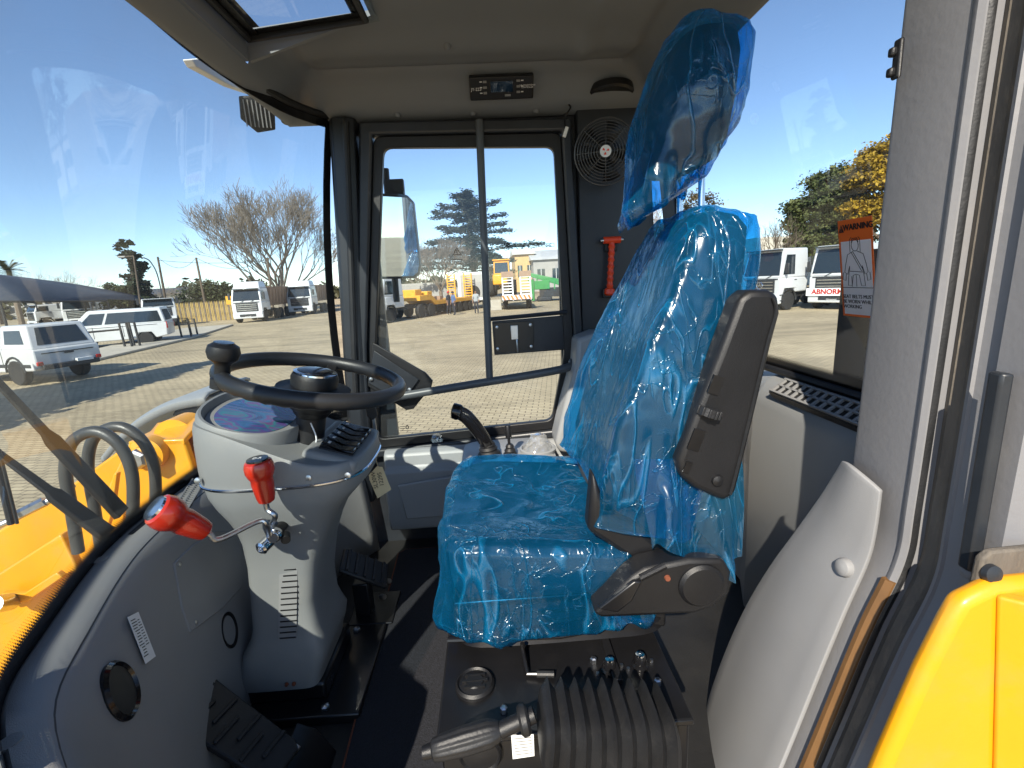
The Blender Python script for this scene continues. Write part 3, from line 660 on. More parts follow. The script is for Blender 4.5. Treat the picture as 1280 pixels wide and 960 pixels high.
# switch block
Ms = basis((-.392, 1.165, .674), Vector((1, 0, -.34)).normalized(), (0, 1, 0), Vector((.34, 0, 1)).normalized())
P(MB().box((.005, 0, -.014), (.125, .25, .05), Ms), 'switch_block', M_grey, sc, bevel=.012, seg=3)
P(MB().box((.010, -.005, .0115), (.078, .185, .006), Ms), 'switch_frame', M_black, sc, bevel=.002)
for k in range(5):
    sw = MB(); yk = -.078+k*.0365
    sw.prism([(-.030, yk-.0155, .012), (.050, yk-.0155, .012), (.048, yk-.0155, .022), (.012, yk-.0155, .018), (-.026, yk-.0155, .027)], (0, .031, 0), Ms)
    swo = P(sw, 'rocker_switch', M_blackgl, sc, bevel=.003)
    P(MB().box((-.012, yk, .0245), (.006, .010, .0012), Ms @ Matrix.Rotation(rad(0), 4, 'Y')), 'symbol', M_whiteprint, swo)
for (x, z) in ((-.665, .655), (-.42, .650), (-.335, .650)):
    P(MB().lathe([(.0075, 0), (.0065, .004), (.002, .005)], (x, 1.003 if x > -.6 else 1.017, z), (0, -1, .1), 14), 'screw', M_steel, sc)
# side louvres
for k in range(17):
    z = .445-k*.0155; xo = lerp(-.51, -.555, k/16); wd = .040*min(1, .45+k*.09)
    P(MB().box((0, 0, 0), (wd, .007, .0055), Matrix.Translation((xo, 1.0575, z)) @ Matrix.Rotation(rad(16), 4, 'X')), 'louvre', M_black, sc)
P(MB().prism([(-.535, 1.0545, .455), (-.492, 1.0545, .458), (-.535, 1.0545, .190), (-.580, 1.0545, .190)], (0, .004, 0)), 'louvre_plate', M_dash, sc)
# collar plate and foot
P(MB().box((-.55, 1.16, .014), (.33, .32, .026)), 'base_plate', M_metalbox, sc, bevel=.004)
P(MB().box((-.58, 1.165, .05), (.20, .225, .05)), 'pedestal', M_metalbox, sc, bevel=.008)
for p in ((407, 885), (446, 788), (330, 862)):
    q = AZ(*p, .028); P(MB().lathe([(.011, -.0), (.011, .007), (.007, .010), (.002, .011)], q, (0, 0, 1), 6), 'bolt', M_steel, sc)
for dx in (0, .018): P(MB().lathe([(.005, 0), (.004, .005)], (-.565+dx, 1.037, .095), (0, -1, 0), 10), 'screw', M_edging, sc)
# steering column tube, hub, wheel
tl = rad(13); wn = Vector((sin(tl), 0, cos(tl))); wx = Vector((cos(tl), 0, -sin(tl))); wy = Vector((0, 1, 0)); WC = Vector((-.430, 1.14, .835))
Mw = basis(WC, wx, wy, wn)
mb = MB(); N = 96; ringsW = []
for i in range(N):
    a = 2*pi*i/N; r = Mw @ Vector((.197*cos(a), .197*sin(a), .012)); rad_ = Mw.to_3x3() @ Vector((cos(a), sin(a), 0)); bump = .0014*(1+sin(a*36)) if (.35 < (a % (pi)) < 2.2) else .0012
    ringsW.append([r+rad_*(.0165*cos(b))*1.0+wn*(.0175*sin(b)-(bump if sin(b) < -.3 else 0)) for b in [2*pi*k/14 for k in range(14)]])
ringsW.append(ringsW[0]); mb.loft(ringsW, cap=(False, False))
wheel = P(mb, 'steering_wheel', M_wheelrim, sc, ang=60)
P(MB().lathe([(.034, -.20), (.034, -.085), (.042, -.075), (.05, -.05)], WC, wn, 28), 'column_tube', M_black, wheel)
P(MB().lathe([(.036, -.075), (.070, -.048), (.088, -.022), (.084, -.012), (.05, -.008)], WC, wn, 32), 'hub_shroud', M_black, wheel)
for a in (rad(95), rad(215), rad(335)):
    d = Vector((cos(a), sin(a), 0)); t = Vector((-sin(a), cos(a), 0)); mb = MB()
    pts = [(.055, -.020, .028), (.11, -.020, .020), (.155, -.008, .015), (.192, .008, .013)]
    mb.loft([[Mw @ (d*r+t*(s*wd)+Vector((0, 0, h+e))) for s, e in ((-1, -.004), (1, -.004), (1, .004), (-1, .004))] for r, h, wd in pts])
    P(mb, 'spoke', M_black, wheel, bevel=.003)
P(MB().lathe([(.052, -.022), (.054, .012), (.050, .022), (.046, .024)], WC, wn, 36), 'hub', M_black, wheel)
P(MB().lathe([(.050, .020), (.049, .026), (.044, .028)], WC, wn, 36), 'hub_ring', M_chrome, wheel)
P(MB().lathe([(.0435, .024), (.040, .030), (.024, .033), (.002, .033)], WC, wn, 36), 'horn_button', M_blackgl, wheel)
ka = rad(196); kp = Mw @ Vector((.190*cos(ka), .190*sin(ka), .02)); kp = Mw @ Vector((-.146, -.130, .016))
P(MB().lathe([(.015, -.005), (.015, .024), (.018, .030), (.028, .038), (.032, .052), (.029, .065), (.020, .071), (.002, .072)], kp, wn, 28), 'spinner_knob', M_black, wheel)
P(MB().lathe([(.020, .070), (.019, .0735), (.002, .074)], kp, wn, 24), 'knob_cap', M_blackgl, wheel)
P(MB().lathe([(.022, -.024), (.022, -.004), (.016, .0)], kp, wn, 20), 'knob_clamp', M_black, wheel)
# loose white wire on the column tube
tag(MB().tube(spline([WC+Vector((-.01, -.034, -.09)), WC+Vector((.0, -.04, -.13)), WC+Vector((-.02, -.043, -.165)), WC+Vector((-.06, -.03, -.175))], 6), .0018, 6).build('cable_tie', M_whiteprint), 'thin white wire looped beside the steering column tube', 'wire')
# levers with red knobs
def lever(name, label, path, knobdir, size, glyph):
    t = thing(name, label, 'lever', path[0], 'red knob levers on the steering console')
    P(MB().tube(spline(path, 6), .0058, 10), 'shaft', M_steel, t)
    e = Vector(path[-1]); d = Vector(knobdir).normalized(); z = size
    k = P(MB().lathe([(.011*z, -.014*z), (.016*z, -.010*z), (.0185*z, .0), (.022*z, .030*z), (.0215*z, .040*z), (.025*z, .046*z), (.0285*z, .056*z), (.0285*z, .068*z), (.0255*z, .077*z), (.021*z, .080*z)], e, d, 28), 'knob', M_red, t)
    for j in range(8):
        pass
    cc = P(MB().lathe([(.0215*z, .078*z), (.0205*z, .0835*z), (.002, .084*z)], e, d, 24), 'knob_cap', M_blackgl if glyph else M_chrome, k)
    if glyph:
        x, y, zz = frame(d, (0, 1, 0)); Mk = basis(e+d*(.0845*z), -y, x, zz)
        text(glyph, .011, Mk, M_whiteprint, parent=k, ext=.0002)
    return t
jc = AY(347, 664, 1.0)
L1 = [jc, jc+Vector((-.004, -.015, .022)), AY(344, 645, .95), AY(334, 636, .95), AY(332, 620, .945)]
lever('gear_lever', 'upright red knob lever with black cap in front of the steering console', L1, (-.03, -.03, 1), 1.0, 'D-R')
L2 = [jc+Vector((-.01, -.02, -.008)), AY(333, 656, .94), AY(322, 652, .93), AY(275, 674, .87), AY(262, 668, .86), AY(250, 661, .85)]
lever('direction_lever', 'slanting red knob lever with bright cap reaching over the front console', L2, AY(205, 640, .815)-AY(250, 661, .85), 1.1, None)
cl = thing('lever_pivot', 'chromed lever pivot on the side of the steering console', 'lever pivot', jc)
P(MB().cyl(jc+Vector((0, .10, 0)), jc+Vector((0, -.015, 0)), .012, 18), 'pivot_tube', M_black, cl)
P(MB().lathe([(.016, 0), (.016, .012), (.012, .016), (.012, .022)], jc+Vector((0, -.012, 0)), (.2, -1, .1), 18), 'pivot_nut', M_chrome, cl, bevel=.001)
P(MB().lathe([(.0145, 0), (.0145, .022), (.010, .026), (.007, .026), (.006, .020)], jc+Vector((-.012, -.022, -.012)), (-.35, -1, -.2), 18), 'pivot_end', M_chrome, cl)
P(MB().lathe([(.010, 0), (.010, .02)], jc+Vector((.016, .0, -.010)), (.4, -1, -.2), 12), 'pivot_pin', M_black, cl)
# key with tag
kq = AY(459, 503, 1.30)
ky = thing('ignition_key', 'ignition key and fob hanging beside the steering console', 'key', kq)
P(MB().tube([kq+Vector((.012*cos(a), 0, .012*sin(a))) for a in [2*pi*i/16 for i in range(16)]], .0016, 6, closed=True), 'key_ring', M_steel, ky)
P(MB().prism([kq+Vector(p) for p in ((-.006, 0, -.012), (.020, 0, -.016), (.024, 0, -.040), (.010, 0, -.052), (-.006, 0, -.04))], (0, .008, 0)), 'key_head', M_black, ky, bevel=.002)
P(MB().box(kq+Vector((.012, .003, -.068)), (.008, .003, .04)), 'key_blade', M_steel, ky)
tg = [AY(*p, 1.20) for p in ((461, 594), (471, 583), (478, 584), (489, 612), (472, 623), (462, 600))]
tgo = thing('manila_tag', 'tan paper tag tied beside the steering console switches', 'tag', tg[0])
P(MB().prism(tg, (0, .0012, 0)), 'card', M_tag, tgo)
c = sum(tg, Vector())/len(tg); ux = (tg[4]-tg[3]).normalized(); uy = (tg[1]-tg[4]); uy = (uy-ux*uy.dot(ux)).normalized()
Mt = basis(c+Vector((0, -.001, 0)), -ux if ux.x < 0 else ux, uy, (0, -1, 0))
text('SL30W\n12295', .016, Mt @ Matrix.Rotation(rad(65), 4, 'Z'), M_ink, parent=tgo, ext=.0001)
P(MB().tube(spline([tg[1]+Vector((.004, -.001, -.004)), tg[1]+Vector((-.01, .01, .05)), tg[1]+Vector((-.03, .03, .07))], 6), .0009, 5), 'string', M_tag, tgo)
# ================================================================== pedals
Mp = basis((-.535, .865, .155), Vector((.84, -.40, -.38)).normalized(), Vector((.40, .90, -.05)).normalized(), (0, 0, 1))
px_ = Vector((.86, -.28, -.46)).normalized(); py_ = Vector((.20, .95, .0)); py_ = (py_-px_*py_.dot(px_)).normalized(); Mp = basis((-.605, .865, .150), px_, py_, px_.cross(py_)) @ Matrix.Scale(1.15, 4)
pd = thing('accelerator_pedal', 'black ribbed rubber foot pedal on the floor near the door', 'pedal', (-.55, .88, 0))
ring_ = [Vector((x, y, 0)) for x, y in ((-.125, -.02), (-.115, -.04), (-.09, -.05), (.11, -.04), (.125, -.03), (.125, .03), (.11, .04), (-.09, .05), (-.115, .04), (-.125, .02))]
P(MB().prism(ring_, (0, 0, .014), Mp), 'pad', M_rubber, pd, bevel=.004)
for k in range(7):
    P(MB().box((-.085+k*.028, .012*(-1)**k, .016), (.007, .055, .006), Mp @ Matrix.Rotation(0, 4, 'Z')), 'rib', M_rubber, pd, bevel=.002)
P(MB().box((.02, 0, -.012), (.19, .03, .02), Mp), 'arm', M_metalbox, pd, bevel=.003)
P(MB().box((.115, -.005, -.045), (.018, .10, .09), Mp), 'hinge_bracket', M_steel, pd, bevel=.003)
P(MB().prism([(-.50, .80, .0), (-.42, .80, .0), (-.46, .80, .07), (-.50, .80, .09)], (0, .13, 0)), 'foot_bracket', M_metalbox, pd, bevel=.003)
P(MB().lathe([(.012, -.01), (.012, .012), (.007, .016)], (-.475, .795, .04), (0, -1, .2), 6), 'bolt', M_steel, pd)
bq = AZ(432, 735, .10)
br = thing('brake_pedal', 'dark brake pedal behind the steering console base', 'pedal', (bq.x, bq.y, 0))
Mb = Matrix.Translation((-.455, 1.40, .17)) @ Matrix.Rotation(rad(35), 4, 'Y') @ Matrix.Rotation(rad(10), 4, 'Z')
P(MB().box((0, 0, 0), (.16, .11, .016), Mb), 'pad', M_rubber, br, bevel=.006)
for k in range(5): P(MB().box((-.06+k*.03, 0, .010), (.010, .10, .008), Mb), 'rib', M_rubber, br, bevel=.002)
P(MB().box((-.47, 1.40, .065), (.05, .05, .13)), 'stand', M_metalbox, br, bevel=.004)
P(MB().box((-.44, 1.41, .01), (.14, .16, .02)), 'foot', M_metalbox, br, bevel=.003)
for dy in (-.04, .04): P(MB().lathe([(.008, 0), (.008, .02)], (-.40, 1.39+dy, .10), (.7, -.6, .3), 8), 'bolt', M_steel, br)
# ================================================================== floor mat
fm = thing('floor_mat', 'charcoal loop carpet mat with rust brown edging on the cab floor', 'mat', (-.2, 1.2, 0))
mpts = [(-.425, 1.74), (-.40, 1.765), (.28, 1.765), (.30, .56), (-.375, .56)]
P(MB().prism([(x, y, .004) for x, y in mpts], (0, 0, .010)), 'carpet', M_mat, fm, bevel=.003)
P(MB().tube([(x, y, .009) for x, y in [(-.377, .56), (-.427, 1.74), (-.402, 1.767), (.28, 1.767)]], .0035, 8), 'edging', M_edging, fm)
tag(MB().lathe([(.011, -.002), (.011, .008), (.006, .011), (.002, .012)], AZ(476, 671, .0), (0, 0, 1), 6).build('floor_bolt', M_steel), 'bolt head in the floor between mat corner and door panel', 'bolt')
# ================================================================== seat
seat = thing('operator_seat', 'black operator seat wrapped in crinkled translucent blue plastic film', 'seat', (.2, 1.1, .30))
def nz3(p, s, seed=0): return noise.noise(Vector((p.x*s[0]+seed, p.y*s[1]+seed*1.7, p.z*s[2]-seed)))
def ridge(p, s, seed=0): return 1-2*abs(nz3(p, s, seed))
def crumple(o, amp, seed, hem=None, hemamp=0):
    me = o.data; me.update(); N = [v.normal.copy() for v in me.vertices]
    for v in me.vertices:
        p = v.co; n = N[v.index]
        q = p+Vector((nz3(p, (6, 6, 6), seed), nz3(p, (6, 6, 6), seed+9), nz3(p, (6, 6, 6), seed+5)))*.05
        d = .95*ridge(q, (8, 6, 3.2), seed)+.5*ridge(q, (17, 12, 7), seed+3)+.16*ridge(q, (50, 36, 22), seed+6)
        d *= .55+.9*abs(nz3(p, (4, 4, 4), seed+11))
        if hem:
            h = hem(p); d += h*hemamp*nz3(p, (22, 22, 3), seed+20)
        v.co = p+n*(d*amp)
    me.update()
def sring(c, u, v, a, b, e=5, n=96):
    out = []
    for k in range(n):
        t = 2*pi*k/n; cs, sn = cos(t), sin(t)
        out.append(Vector(c)+u*(a*math.copysign(abs(cs)**(2/e), cs))+v*(b*math.copysign(abs(sn)**(2/e), sn)))
    return out
def dense(prof, m=6):
    out = []
    for i in range(len(prof)-1):
        for k in range(m): out.append(tuple(lerp(a, b, k/m) for a, b in zip(prof[i], prof[i+1])))
    return out+[prof[-1]]
EX, EY, EZ = Vector((1, 0, 0)), Vector((0, 1, 0)), Vector((0, 0, 1))
# cushion
def cush(off, prof, n=120):
    rings = []
    for z, s in prof:
        rr = sring((.085, 1.13, z), EX, EY, (.215+off)*s, (.255+off)*s, 5.5, n)
        out = []
        for p in rr:
            fx = (p.x-.085)/.215; fy = (p.y-1.13)/.255
            if z > .44: p = p+EZ*((.012*abs(fy)**3-.020*fx-.014-.03*max(0, -fx-.55)**1.5)*sstep(.44, .5, z))
            out.append(p)
        rings.append(out)
    return MB().loft(rings)
P(cush(0, [(.395, .94), (.405, .985), (.43, 1), (.475, 1), (.497, .985), (.508, .96), (.514, .90), (.508, .72), (.502, .45), (.50, .2), (.50, .02)]), 'seat_cushion', M_seatf, seat, ang=60)
o = P(cush(.017, dense([(.338, 1.045), (.36, 1.035), (.40, 1.015), (.44, 1.01), (.48, 1.008), (.508, .99), (.520, .955), (.524, .90), (.518, .72), (.512, .5), (.509, .25), (.508, .02)], 7), 150), 'cushion_film', M_film, seat, ang=180)
crumple(o, .0095, 2, lambda p: sstep(.43, .34, p.z), 2.2)
# backrest: rings along the leaning axis
B0, B1 = Vector((.300, 1.105, .47)), Vector((.474, 1.10, 1.165)); BA = (B1-B0).normalized(); BN = Vector((-BA.z, 0, BA.x))  # BN points to the front
def back(off, prof, n=120, cl=0.0):
    rings = []
    for t, sy, sx, fwd in prof:
        c = B0.lerp(B1, t)+BN*fwd; rr = sring(c, BN, EY, .078*sx+off, .230*sy+off, 4.6, n); out = []
        for p in rr:
            d = (p-c).dot(BN); fy = (p.y-1.105)/.230
            if d > 0: p = p+BN*(.050*abs(fy)**3*min(1, sy)*min(1, d/.05))
            out.append(p)
        rings.append(out)
    return MB().loft(rings)
P(back(0, [(-.02, .80, .6, 0), (.0, .86, .8, 0), (.06, .92, 1, .006), (.2, .99, 1.05, .016), (.4, 1, 1.0, .012), (.6, .91, .92, .0), (.78, .78, .82, -.006), (.9, .67, .75, -.006), (.96, .64, .62, -.008), (.99, .5, .45, -.01), (1.0, .3, .25, -.01)]), 'backrest', M_seatf, seat, ang=60)
o = P(back(.024, dense([(.085, 1.02, 1.0, .010), (.12, 1.01, .98, .008), (.2, 1.04, .98, .012), (.4, 1.04, .96, .010), (.6, .94, .95, .002), (.78, .82, .86, -.004), (.9, .73, .80, -.006), (.965, .64, .70, -.008), (1.0, .55, .55, -.01), (1.018, .3, .3, -.01), (1.02, .02, .02, -.01)], 9), 150), 'backrest_film', M_film, seat, ang=180)
crumple(o, .010, 5, lambda p: sstep(.62, .42, p.z), 2.6)
# loose tail of film hanging off the near lower corner
tail = []
for i in range(26):
    t = i/25; row = []
    for k in range(34):
        s = k/33
        x = lerp(.255, .470, s)+.02*sin(s*9+t*2)*t+.010*t; y = lerp(.858, .815, t)+.016*sin(s*14+1)*t-.01*sin(s*pi); z = lerp(.70, .475+.030*sin(s*7)+.05*(1-s), t)
        row.append(Vector((x, y, z)))
    tail.append(row)
o = P(MB().loft(tail, cap=(False, False), closed=False), 'film_tail', M_film, seat, ang=180); crumple(o, .010, 8)
# headrest
def head(off, prof, n=110):
    rings = []
    for z, sy, sx, dx in prof:
        rings.append(sring((.440+dx+(z-1.4)*.12, 1.11, 1.24+(z-1.24)*.93-.012), EX, EY, .062*sx+off, .138*sy+off, 3.6, n))
    return MB().loft(rings)
P(head(0, [(1.275, .70, .6, 0), (1.285, .86, .85, 0), (1.32, .97, 1, 0), (1.40, 1, 1.05, 0), (1.48, .97, 1, 0), (1.525, .86, .85, 0), (1.54, .62, .6, 0), (1.545, .1, .1, 0)]), 'headrest', M_seatf, seat, ang=60)
o = P(head(.016, dense([(1.215, .74, .85, -.036), (1.24, .84, .92, -.028), (1.285, .93, 1.0, -.018), (1.34, 1.02, 1.08, -.008), (1.40, 1.03, 1.08, -.004), (1.46, .95, 1.0, .004), (1.51, .82, .95, .012), (1.545, .6, .72, .02), (1.562, .34, .42, .024), (1.568, .03, .03, .024)], 8), 150), 'headrest_film', M_film, seat, ang=180)
for v_ in o.data.vertices:
    if v_.co.z < 1.36: v_.co.z += (1.36-v_.co.z)/.145*(.55*(v_.co.x-.40)+.12*(1.11-v_.co.y))
crumple(o, .013, 12, lambda p: sstep(1.34, 1.22, p.z), 3.0)
for dy in (-.06, .06): P(MB().cyl((.462, 1.12+dy, 1.10), (.458, 1.12+dy, 1.33), .007, 12), 'headrest_post', M_chrome, seat)
# armrest, folded up
ar = [AY(*p, .825) for p in ((925, 372), (938, 363), (962, 362), (975, 368), (977, 392), (966, 432), (935, 560), (921, 618), (906, 628), (868, 611), (850, 596), (847, 575), (868, 520), (900, 440))]
arm = P(MB().sheet(ar, .055, (0, 1, 0)), 'armrest', M_black, seat, bevel=.012, seg=3)
edge = [AY(*p, .822) for p in ((966, 372), (970, 392), (958, 436), (927, 565), (913, 618))]
P(MB().tube(spline(edge, 6), .003, 6), 'armrest_seam', M_rubber, arm)
for p, w_, h_ in (((892, 480), .020, .034), ((868, 548), .022, .040), ((857, 582), .012, .022)):
    q = AY(*p, .832); P(MB().box((0, 0, 0), (w_, .020, h_), Matrix.Translation(q) @ Matrix.Rotation(rad(20), 4, 'Y')), 'armrest_slot', M_metalbox, arm)
q = AY(886, 515, .824)
mb = MB(); mb.lathe([(.020, -.008), (.020, .008)], q, Vector((.34, 0, .94)), 20)
for k in range(10):
    a = 2*pi*k/10; mb.box((0, 0, 0), (.005, .005, .016), Matrix.Translation(q) @ Matrix.Rotation(rad(20), 4, 'Y') @ Matrix.Translation((.020*cos(a), .020*sin(a), 0)))
P(mb, 'armrest_thumbwheel', M_rubber, arm, bevel=.001)
P(MB().lathe([(.011, 0), (.010, .006), (.003, .009)], AY(896, 600, .825), (0, -1, 0), 20), 'armrest_pivot', M_black, arm)
# recliner housing
rc_ = [AY(*p, .80) for p in ((742, 768), (790, 722), (806, 712), (862, 700), (905, 700), (915, 715), (913, 742), (892, 760), (868, 768), (752, 773))]
rh = P(MB().sheet(rc_, .06, (0, 1, 0)), 'recliner_cover', M_black, seat, bevel=.008)
P(MB().lathe([(.044, -.05), (.044, .004), (.038, .010), (.02, .012), (.002, .012)], AY(876, 731, .80), (0, -1, 0), 36), 'recliner_hub', M_black, rh)
P(MB().lathe([(.006, 0), (.005, .005)], AY(834, 722, .80), (0, -1, 0), 12), 'bolt', M_edging, rh)
P(MB().sheet([AY(*p, .793) for p in ((748, 762), (793, 727), (803, 727), (790, 752), (772, 766))], .012, (0, 1, 0)), 'cover_recess', M_metalbox, rh, bevel=.003)
P(MB().tube([AY(800, 722, .79), AY(832, 706, .79)], .006, 8), 'recliner_lever', M_black, rh)
side = [AY(*p, .86) for p in ((742, 590), (760, 640), (800, 660), (835, 690), (830, 712), (790, 702), (735, 665))]
P(MB().sheet(side, .05, (0, 1, 0)), 'side_bolster', M_black, seat, bevel=.012)
# suspension
P(MB().box((.11, 1.12, .338), (.46, .44, .10)), 'suspension_frame', M_metalbox, seat, bevel=.006)
mb = MB()
for k in range(5): mb.loft([ringz(.11, 1.12, .292+.02*k+d, .235-e, .245-e, 8, 40) for d, e in ((0, .0), (.01, .012))], cap=(False, False))
P(mb, 'bellows', M_metalbox, seat)
P(MB().tube([AZ(560, 800, .30), AZ(700, 795, .305), AZ(770, 782, .31)], .006, 8), 'slide_bar', M_metalbox, seat)

# ================================================================== seat box with vents and knobs
sb = thing('seat_base_box', 'black steel box under the seat carrying a round vent and knobs', 'seat base', (.1, 1.0, 0))
P(MB().box((.086, 1.02, .135), (.442, .66, .262)), 'box', M_metalbox, sb, bevel=.006, seg=3)
P(MB().box((.086, 1.02, .272), (.454, .672, .014)), 'lid', M_metalbox, sb, bevel=.004)
TZ = .2795
def on_top(px, py): return AZ(px, py, TZ)
q = on_top(594, 857)
v = P(MB().lathe([(.038, -.004), (.038, .006), (.034, .011), (.031, .007)], q, (0, 0, 1), 40), 'air_vent', M_black, sb)
P(MB().lathe([(.030, .0), (.030, .007), (.018, .010), (.016, .013), (.004, .012)], q, (0, 0, 1), 36), 'vent_rotor', M_black, v)
for k in (-1, 0, 1): P(MB().box(q+Vector((0, k*.014, .0115)), (.05*(1 if k == 0 else .8), .004, .004)), 'vent_blade', M_black, v)
q = AY(600, 945, .672)
v = P(MB().lathe([(.038, -.004), (.038, .006), (.034, .011), (.031, .007)], (q.x, .688, q.z-.01), (0, -1, 0), 36), 'air_vent', M_black, sb)
P(MB().lathe([(.030, 0), (.030, .007), (.018, .010), (.004, .012)], (q.x, .688, q.z-.01), (0, -1, 0), 32), 'vent_rotor', M_black, v)
a = on_top(654, 822); b = on_top(660, 846); c = on_top(693, 848)
P(MB().tube([a+EZ*.035, a+EZ*.02, b+EZ*.006, c+EZ*.010], .0048, 10), 'adjusting_handle', M_metalbox, sb)
P(MB().tube([b.lerp(c, .35)+EZ*.008, c+EZ*.010], .0065, 10), 'handle_grip', M_rubber, sb)
for p in ((762, 838), (800, 832)):
    q = on_top(*p); k = P(MB().lathe([(.017, 0), (.017, .004), (.012, .006), (.012, .022), (.010, .025), (.002, .026)], q, (0, 0, 1), 20), 'control_knob', M_blackgl, sb)
    P(MB().lathe([(.0095, .0245), (.0085, .0275), (.002, .028)], q, (0, 0, 1), 18), 'knob_cap', M_chrome, k)
    for d in (-.026, .026): P(MB().lathe([(.004, 0), (.0035, .005)], q+Vector((d, .008*(1 if d > 0 else -1), 0)), (0, 0, 1), 10), 'screw', M_steel, sb)
for p in ((630, 890), (822, 855), (742, 828)):
    q = on_top(*p); P(MB().lathe([(.007, 0), (.007, .010), (.004, .012)], q, (0, 0, 1), 6), 'bolt', M_steel, sb)
P(MB().box((.20, .83, .284), (.018, .12, .012)), 'strap', M_black, sb, bevel=.002)
# ================================================================== parking brake
pb = thing('parking_brake', 'black ribbed parking brake grip rising from a pleated rubber boot', 'brake lever', (.12, .63, .05))
e0, e1, e2 = AY(540, 938, .60), AY(625, 913, .61), AY(668, 893, .618)
ax = (e1-e0).normalized(); x_, y_, _ = frame(ax)
mb = MB(); rg = []
for t, r in ((0, .012), (.03, .0155), (.15, .017), (.5, .0195), (.85, .0185), (.95, .016), (1, .0135)):
    c = e0.lerp(e1, t); rg.append([c+(x_*cos(2*pi*k/48)+y_*sin(2*pi*k/48))*(r*(1+(.055 if (k//2) % 2 else -.03)*(1 if .05 < t < .93 else 0))) for k in range(48)])
mb.loft(rg); P(mb, 'grip', M_rubber, pb, ang=50)
P(MB().lathe([(.009, -.014), (.010, -.008), (.011, .004)], e0, ax, 16), 'release_button', M_black, pb)
P(MB().cyl(e1, e2, .012, 16), 'shaft', M_black, pb)
P(MB().lathe([(.018, 0), (.022, .004), (.022, .012), (.018, .016)], e1.lerp(e2, .55), ax, 24), 'collar', M_rubber, pb)
b0, b1 = AY(676, 905, .625), AY(838, 915, .635)
mb = MB(); rings = []; NR = 9
bx = (b1-b0).normalized()
for i in range(NR*8+1):
    t = i/(NR*8); c = b0.lerp(b1, t); f = t*NR-int(t*NR); w_ = (abs(f-.5)*2)**.8 if t < 1 else 1
    H = lerp(.052, .098, min(1, t*1.25)); r_ = 1-.25*w_
    lean = Vector((-.10, 0, 1)).normalized()
    ring = []
    for k in range(36):
        a = 2*pi*k/36; cs, sn = cos(a), sin(a)
        yy = .062*r_*math.copysign(abs(cs)**.55, cs); zz = H*r_*math.copysign(abs(sn)**.55, sn)
        ring.append(c+EY*yy+lean*zz+bx*(.035*(1 if zz < 0 else -1)*abs(zz)/H*-.35)+Vector((0, 0, -.035*t)))
    rings.append(ring)
mb.loft(rings); P(mb, 'rubber_boot', M_rubber, pb, ang=50)
P(MB().box((.13, .655, .06), (.24, .05, .16)), 'mount', M_metalbox, pb, bevel=.004)
lb = [AY(*p, .66) for p in ((639, 920), (667, 918), (668, 945), (641, 949))]
pl = thing('small_paper_label', 'small white paper label on the seat box behind the brake grip', 'label', lb[0])
P(MB().sheet(lb, .0006, (0, 1, 0)), 'paper', M_paper, pl)
mb = MB()
for k in range(6):
    a = lb[0].lerp(lb[3], .12+.14*k); b = lb[1].lerp(lb[2], .12+.14*k); mb.tube([a.lerp(b, .1)-EY*.0006, a.lerp(b, .9)-EY*.0006], .0006, 4)
P(mb, 'print', M_ink, pl, ang=0)
# ================================================================== right hand console with joystick
rc0 = thing('joystick_console', 'light grey joystick console beside the seat under the far door', 'console', (.03, 1.62, 0))
mb = MB(); mb.loft([ringz(.03, 1.62, z, a, b, 6, 48) for z, a, b in ((.0, .15, .13), (.30, .155, .135), (.433, .165, .14), (.450, .162, .137), (.456, .150, .125))])
P(mb, 'console_body', M_panel, rc0, ang=40)
P(MB().lathe([(.062, .0), (.064, .012), (.058, .014), (.054, .004)], (.135, 1.60, .454), (0, 0, 1), 32), 'cup_well', M_panel, rc0)
j0 = AY(612, 572, 1.58); j0.z = .455
js = thing('joystick', 'curved gloss black joystick grip with rubber gaiter on the console', 'joystick', j0)
P(MB().lathe([(.040, 0), (.040, .010), (.036, .016), (.030, .022), (.033, .028), (.026, .036), (.028, .042), (.022, .050)], j0, (-.1, 0, 1), 24), 'gaiter', M_rubber, js)
jp = [j0+Vector((-.004, 0, .045)), AY(607, 552, 1.57), AY(596, 536, 1.56), AY(583, 521, 1.55), AY(572, 515, 1.545), AY(564, 513, 1.545)]
P(MB().tube(spline(jp, 6), [.0205+.0035*sin(i/30*pi*.9)+(.004 if i > 22 else 0)-(.006 if i > 28 else 0)-(.010 if i == 30 else 0) for i in range(31)], 20), 'grip', M_blackgl, js)
s0 = Vector((j0.x+.072, 1.57, .455))
sl = thing('auxiliary_lever', 'short black cylindrical lever standing beside the joystick', 'lever', s0)
P(MB().lathe([(.024, 0), (.024, .008), (.018, .014), (.020, .020), (.014, .028), (.015, .034), (.010, .042)], s0, (0, 0, 1), 20), 'gaiter', M_rubber, sl)
P(MB().lathe([(.005, .03), (.005, .065), (.0105, .066), (.011, .105), (.009, .110), (.002, .111)], s0, (-.03, 0, 1), 20), 'knob', M_black, sl)
bagm = glassmat('clear_plastic_bag', (.88, .88, .87), .22, 1.5, 2.5)
mb = MB(); rings = []
for i in range(11):
    t = i/10; rings.append([Vector((.135+.048*(1-t*.55)*cos(a)*(1+.25*noise.noise((cos(a)*2, sin(a)*2, t*3))), 1.60+.045*(1-t*.55)*sin(a)*(1+.25*noise.noise((cos(a)*2+5, sin(a)*2, t*3))), .458+.055*t+.012*noise.noise((cos(a)*3, sin(a)*3, t*4+7)))) for a in [2*pi*k/36 for k in range(36)]])
mb.loft(rings, cap=(False, True)); tag(mb.build('plastic_bag', bagm, ang=180), 'crumpled clear plastic bag in the console cup well', 'plastic bag')
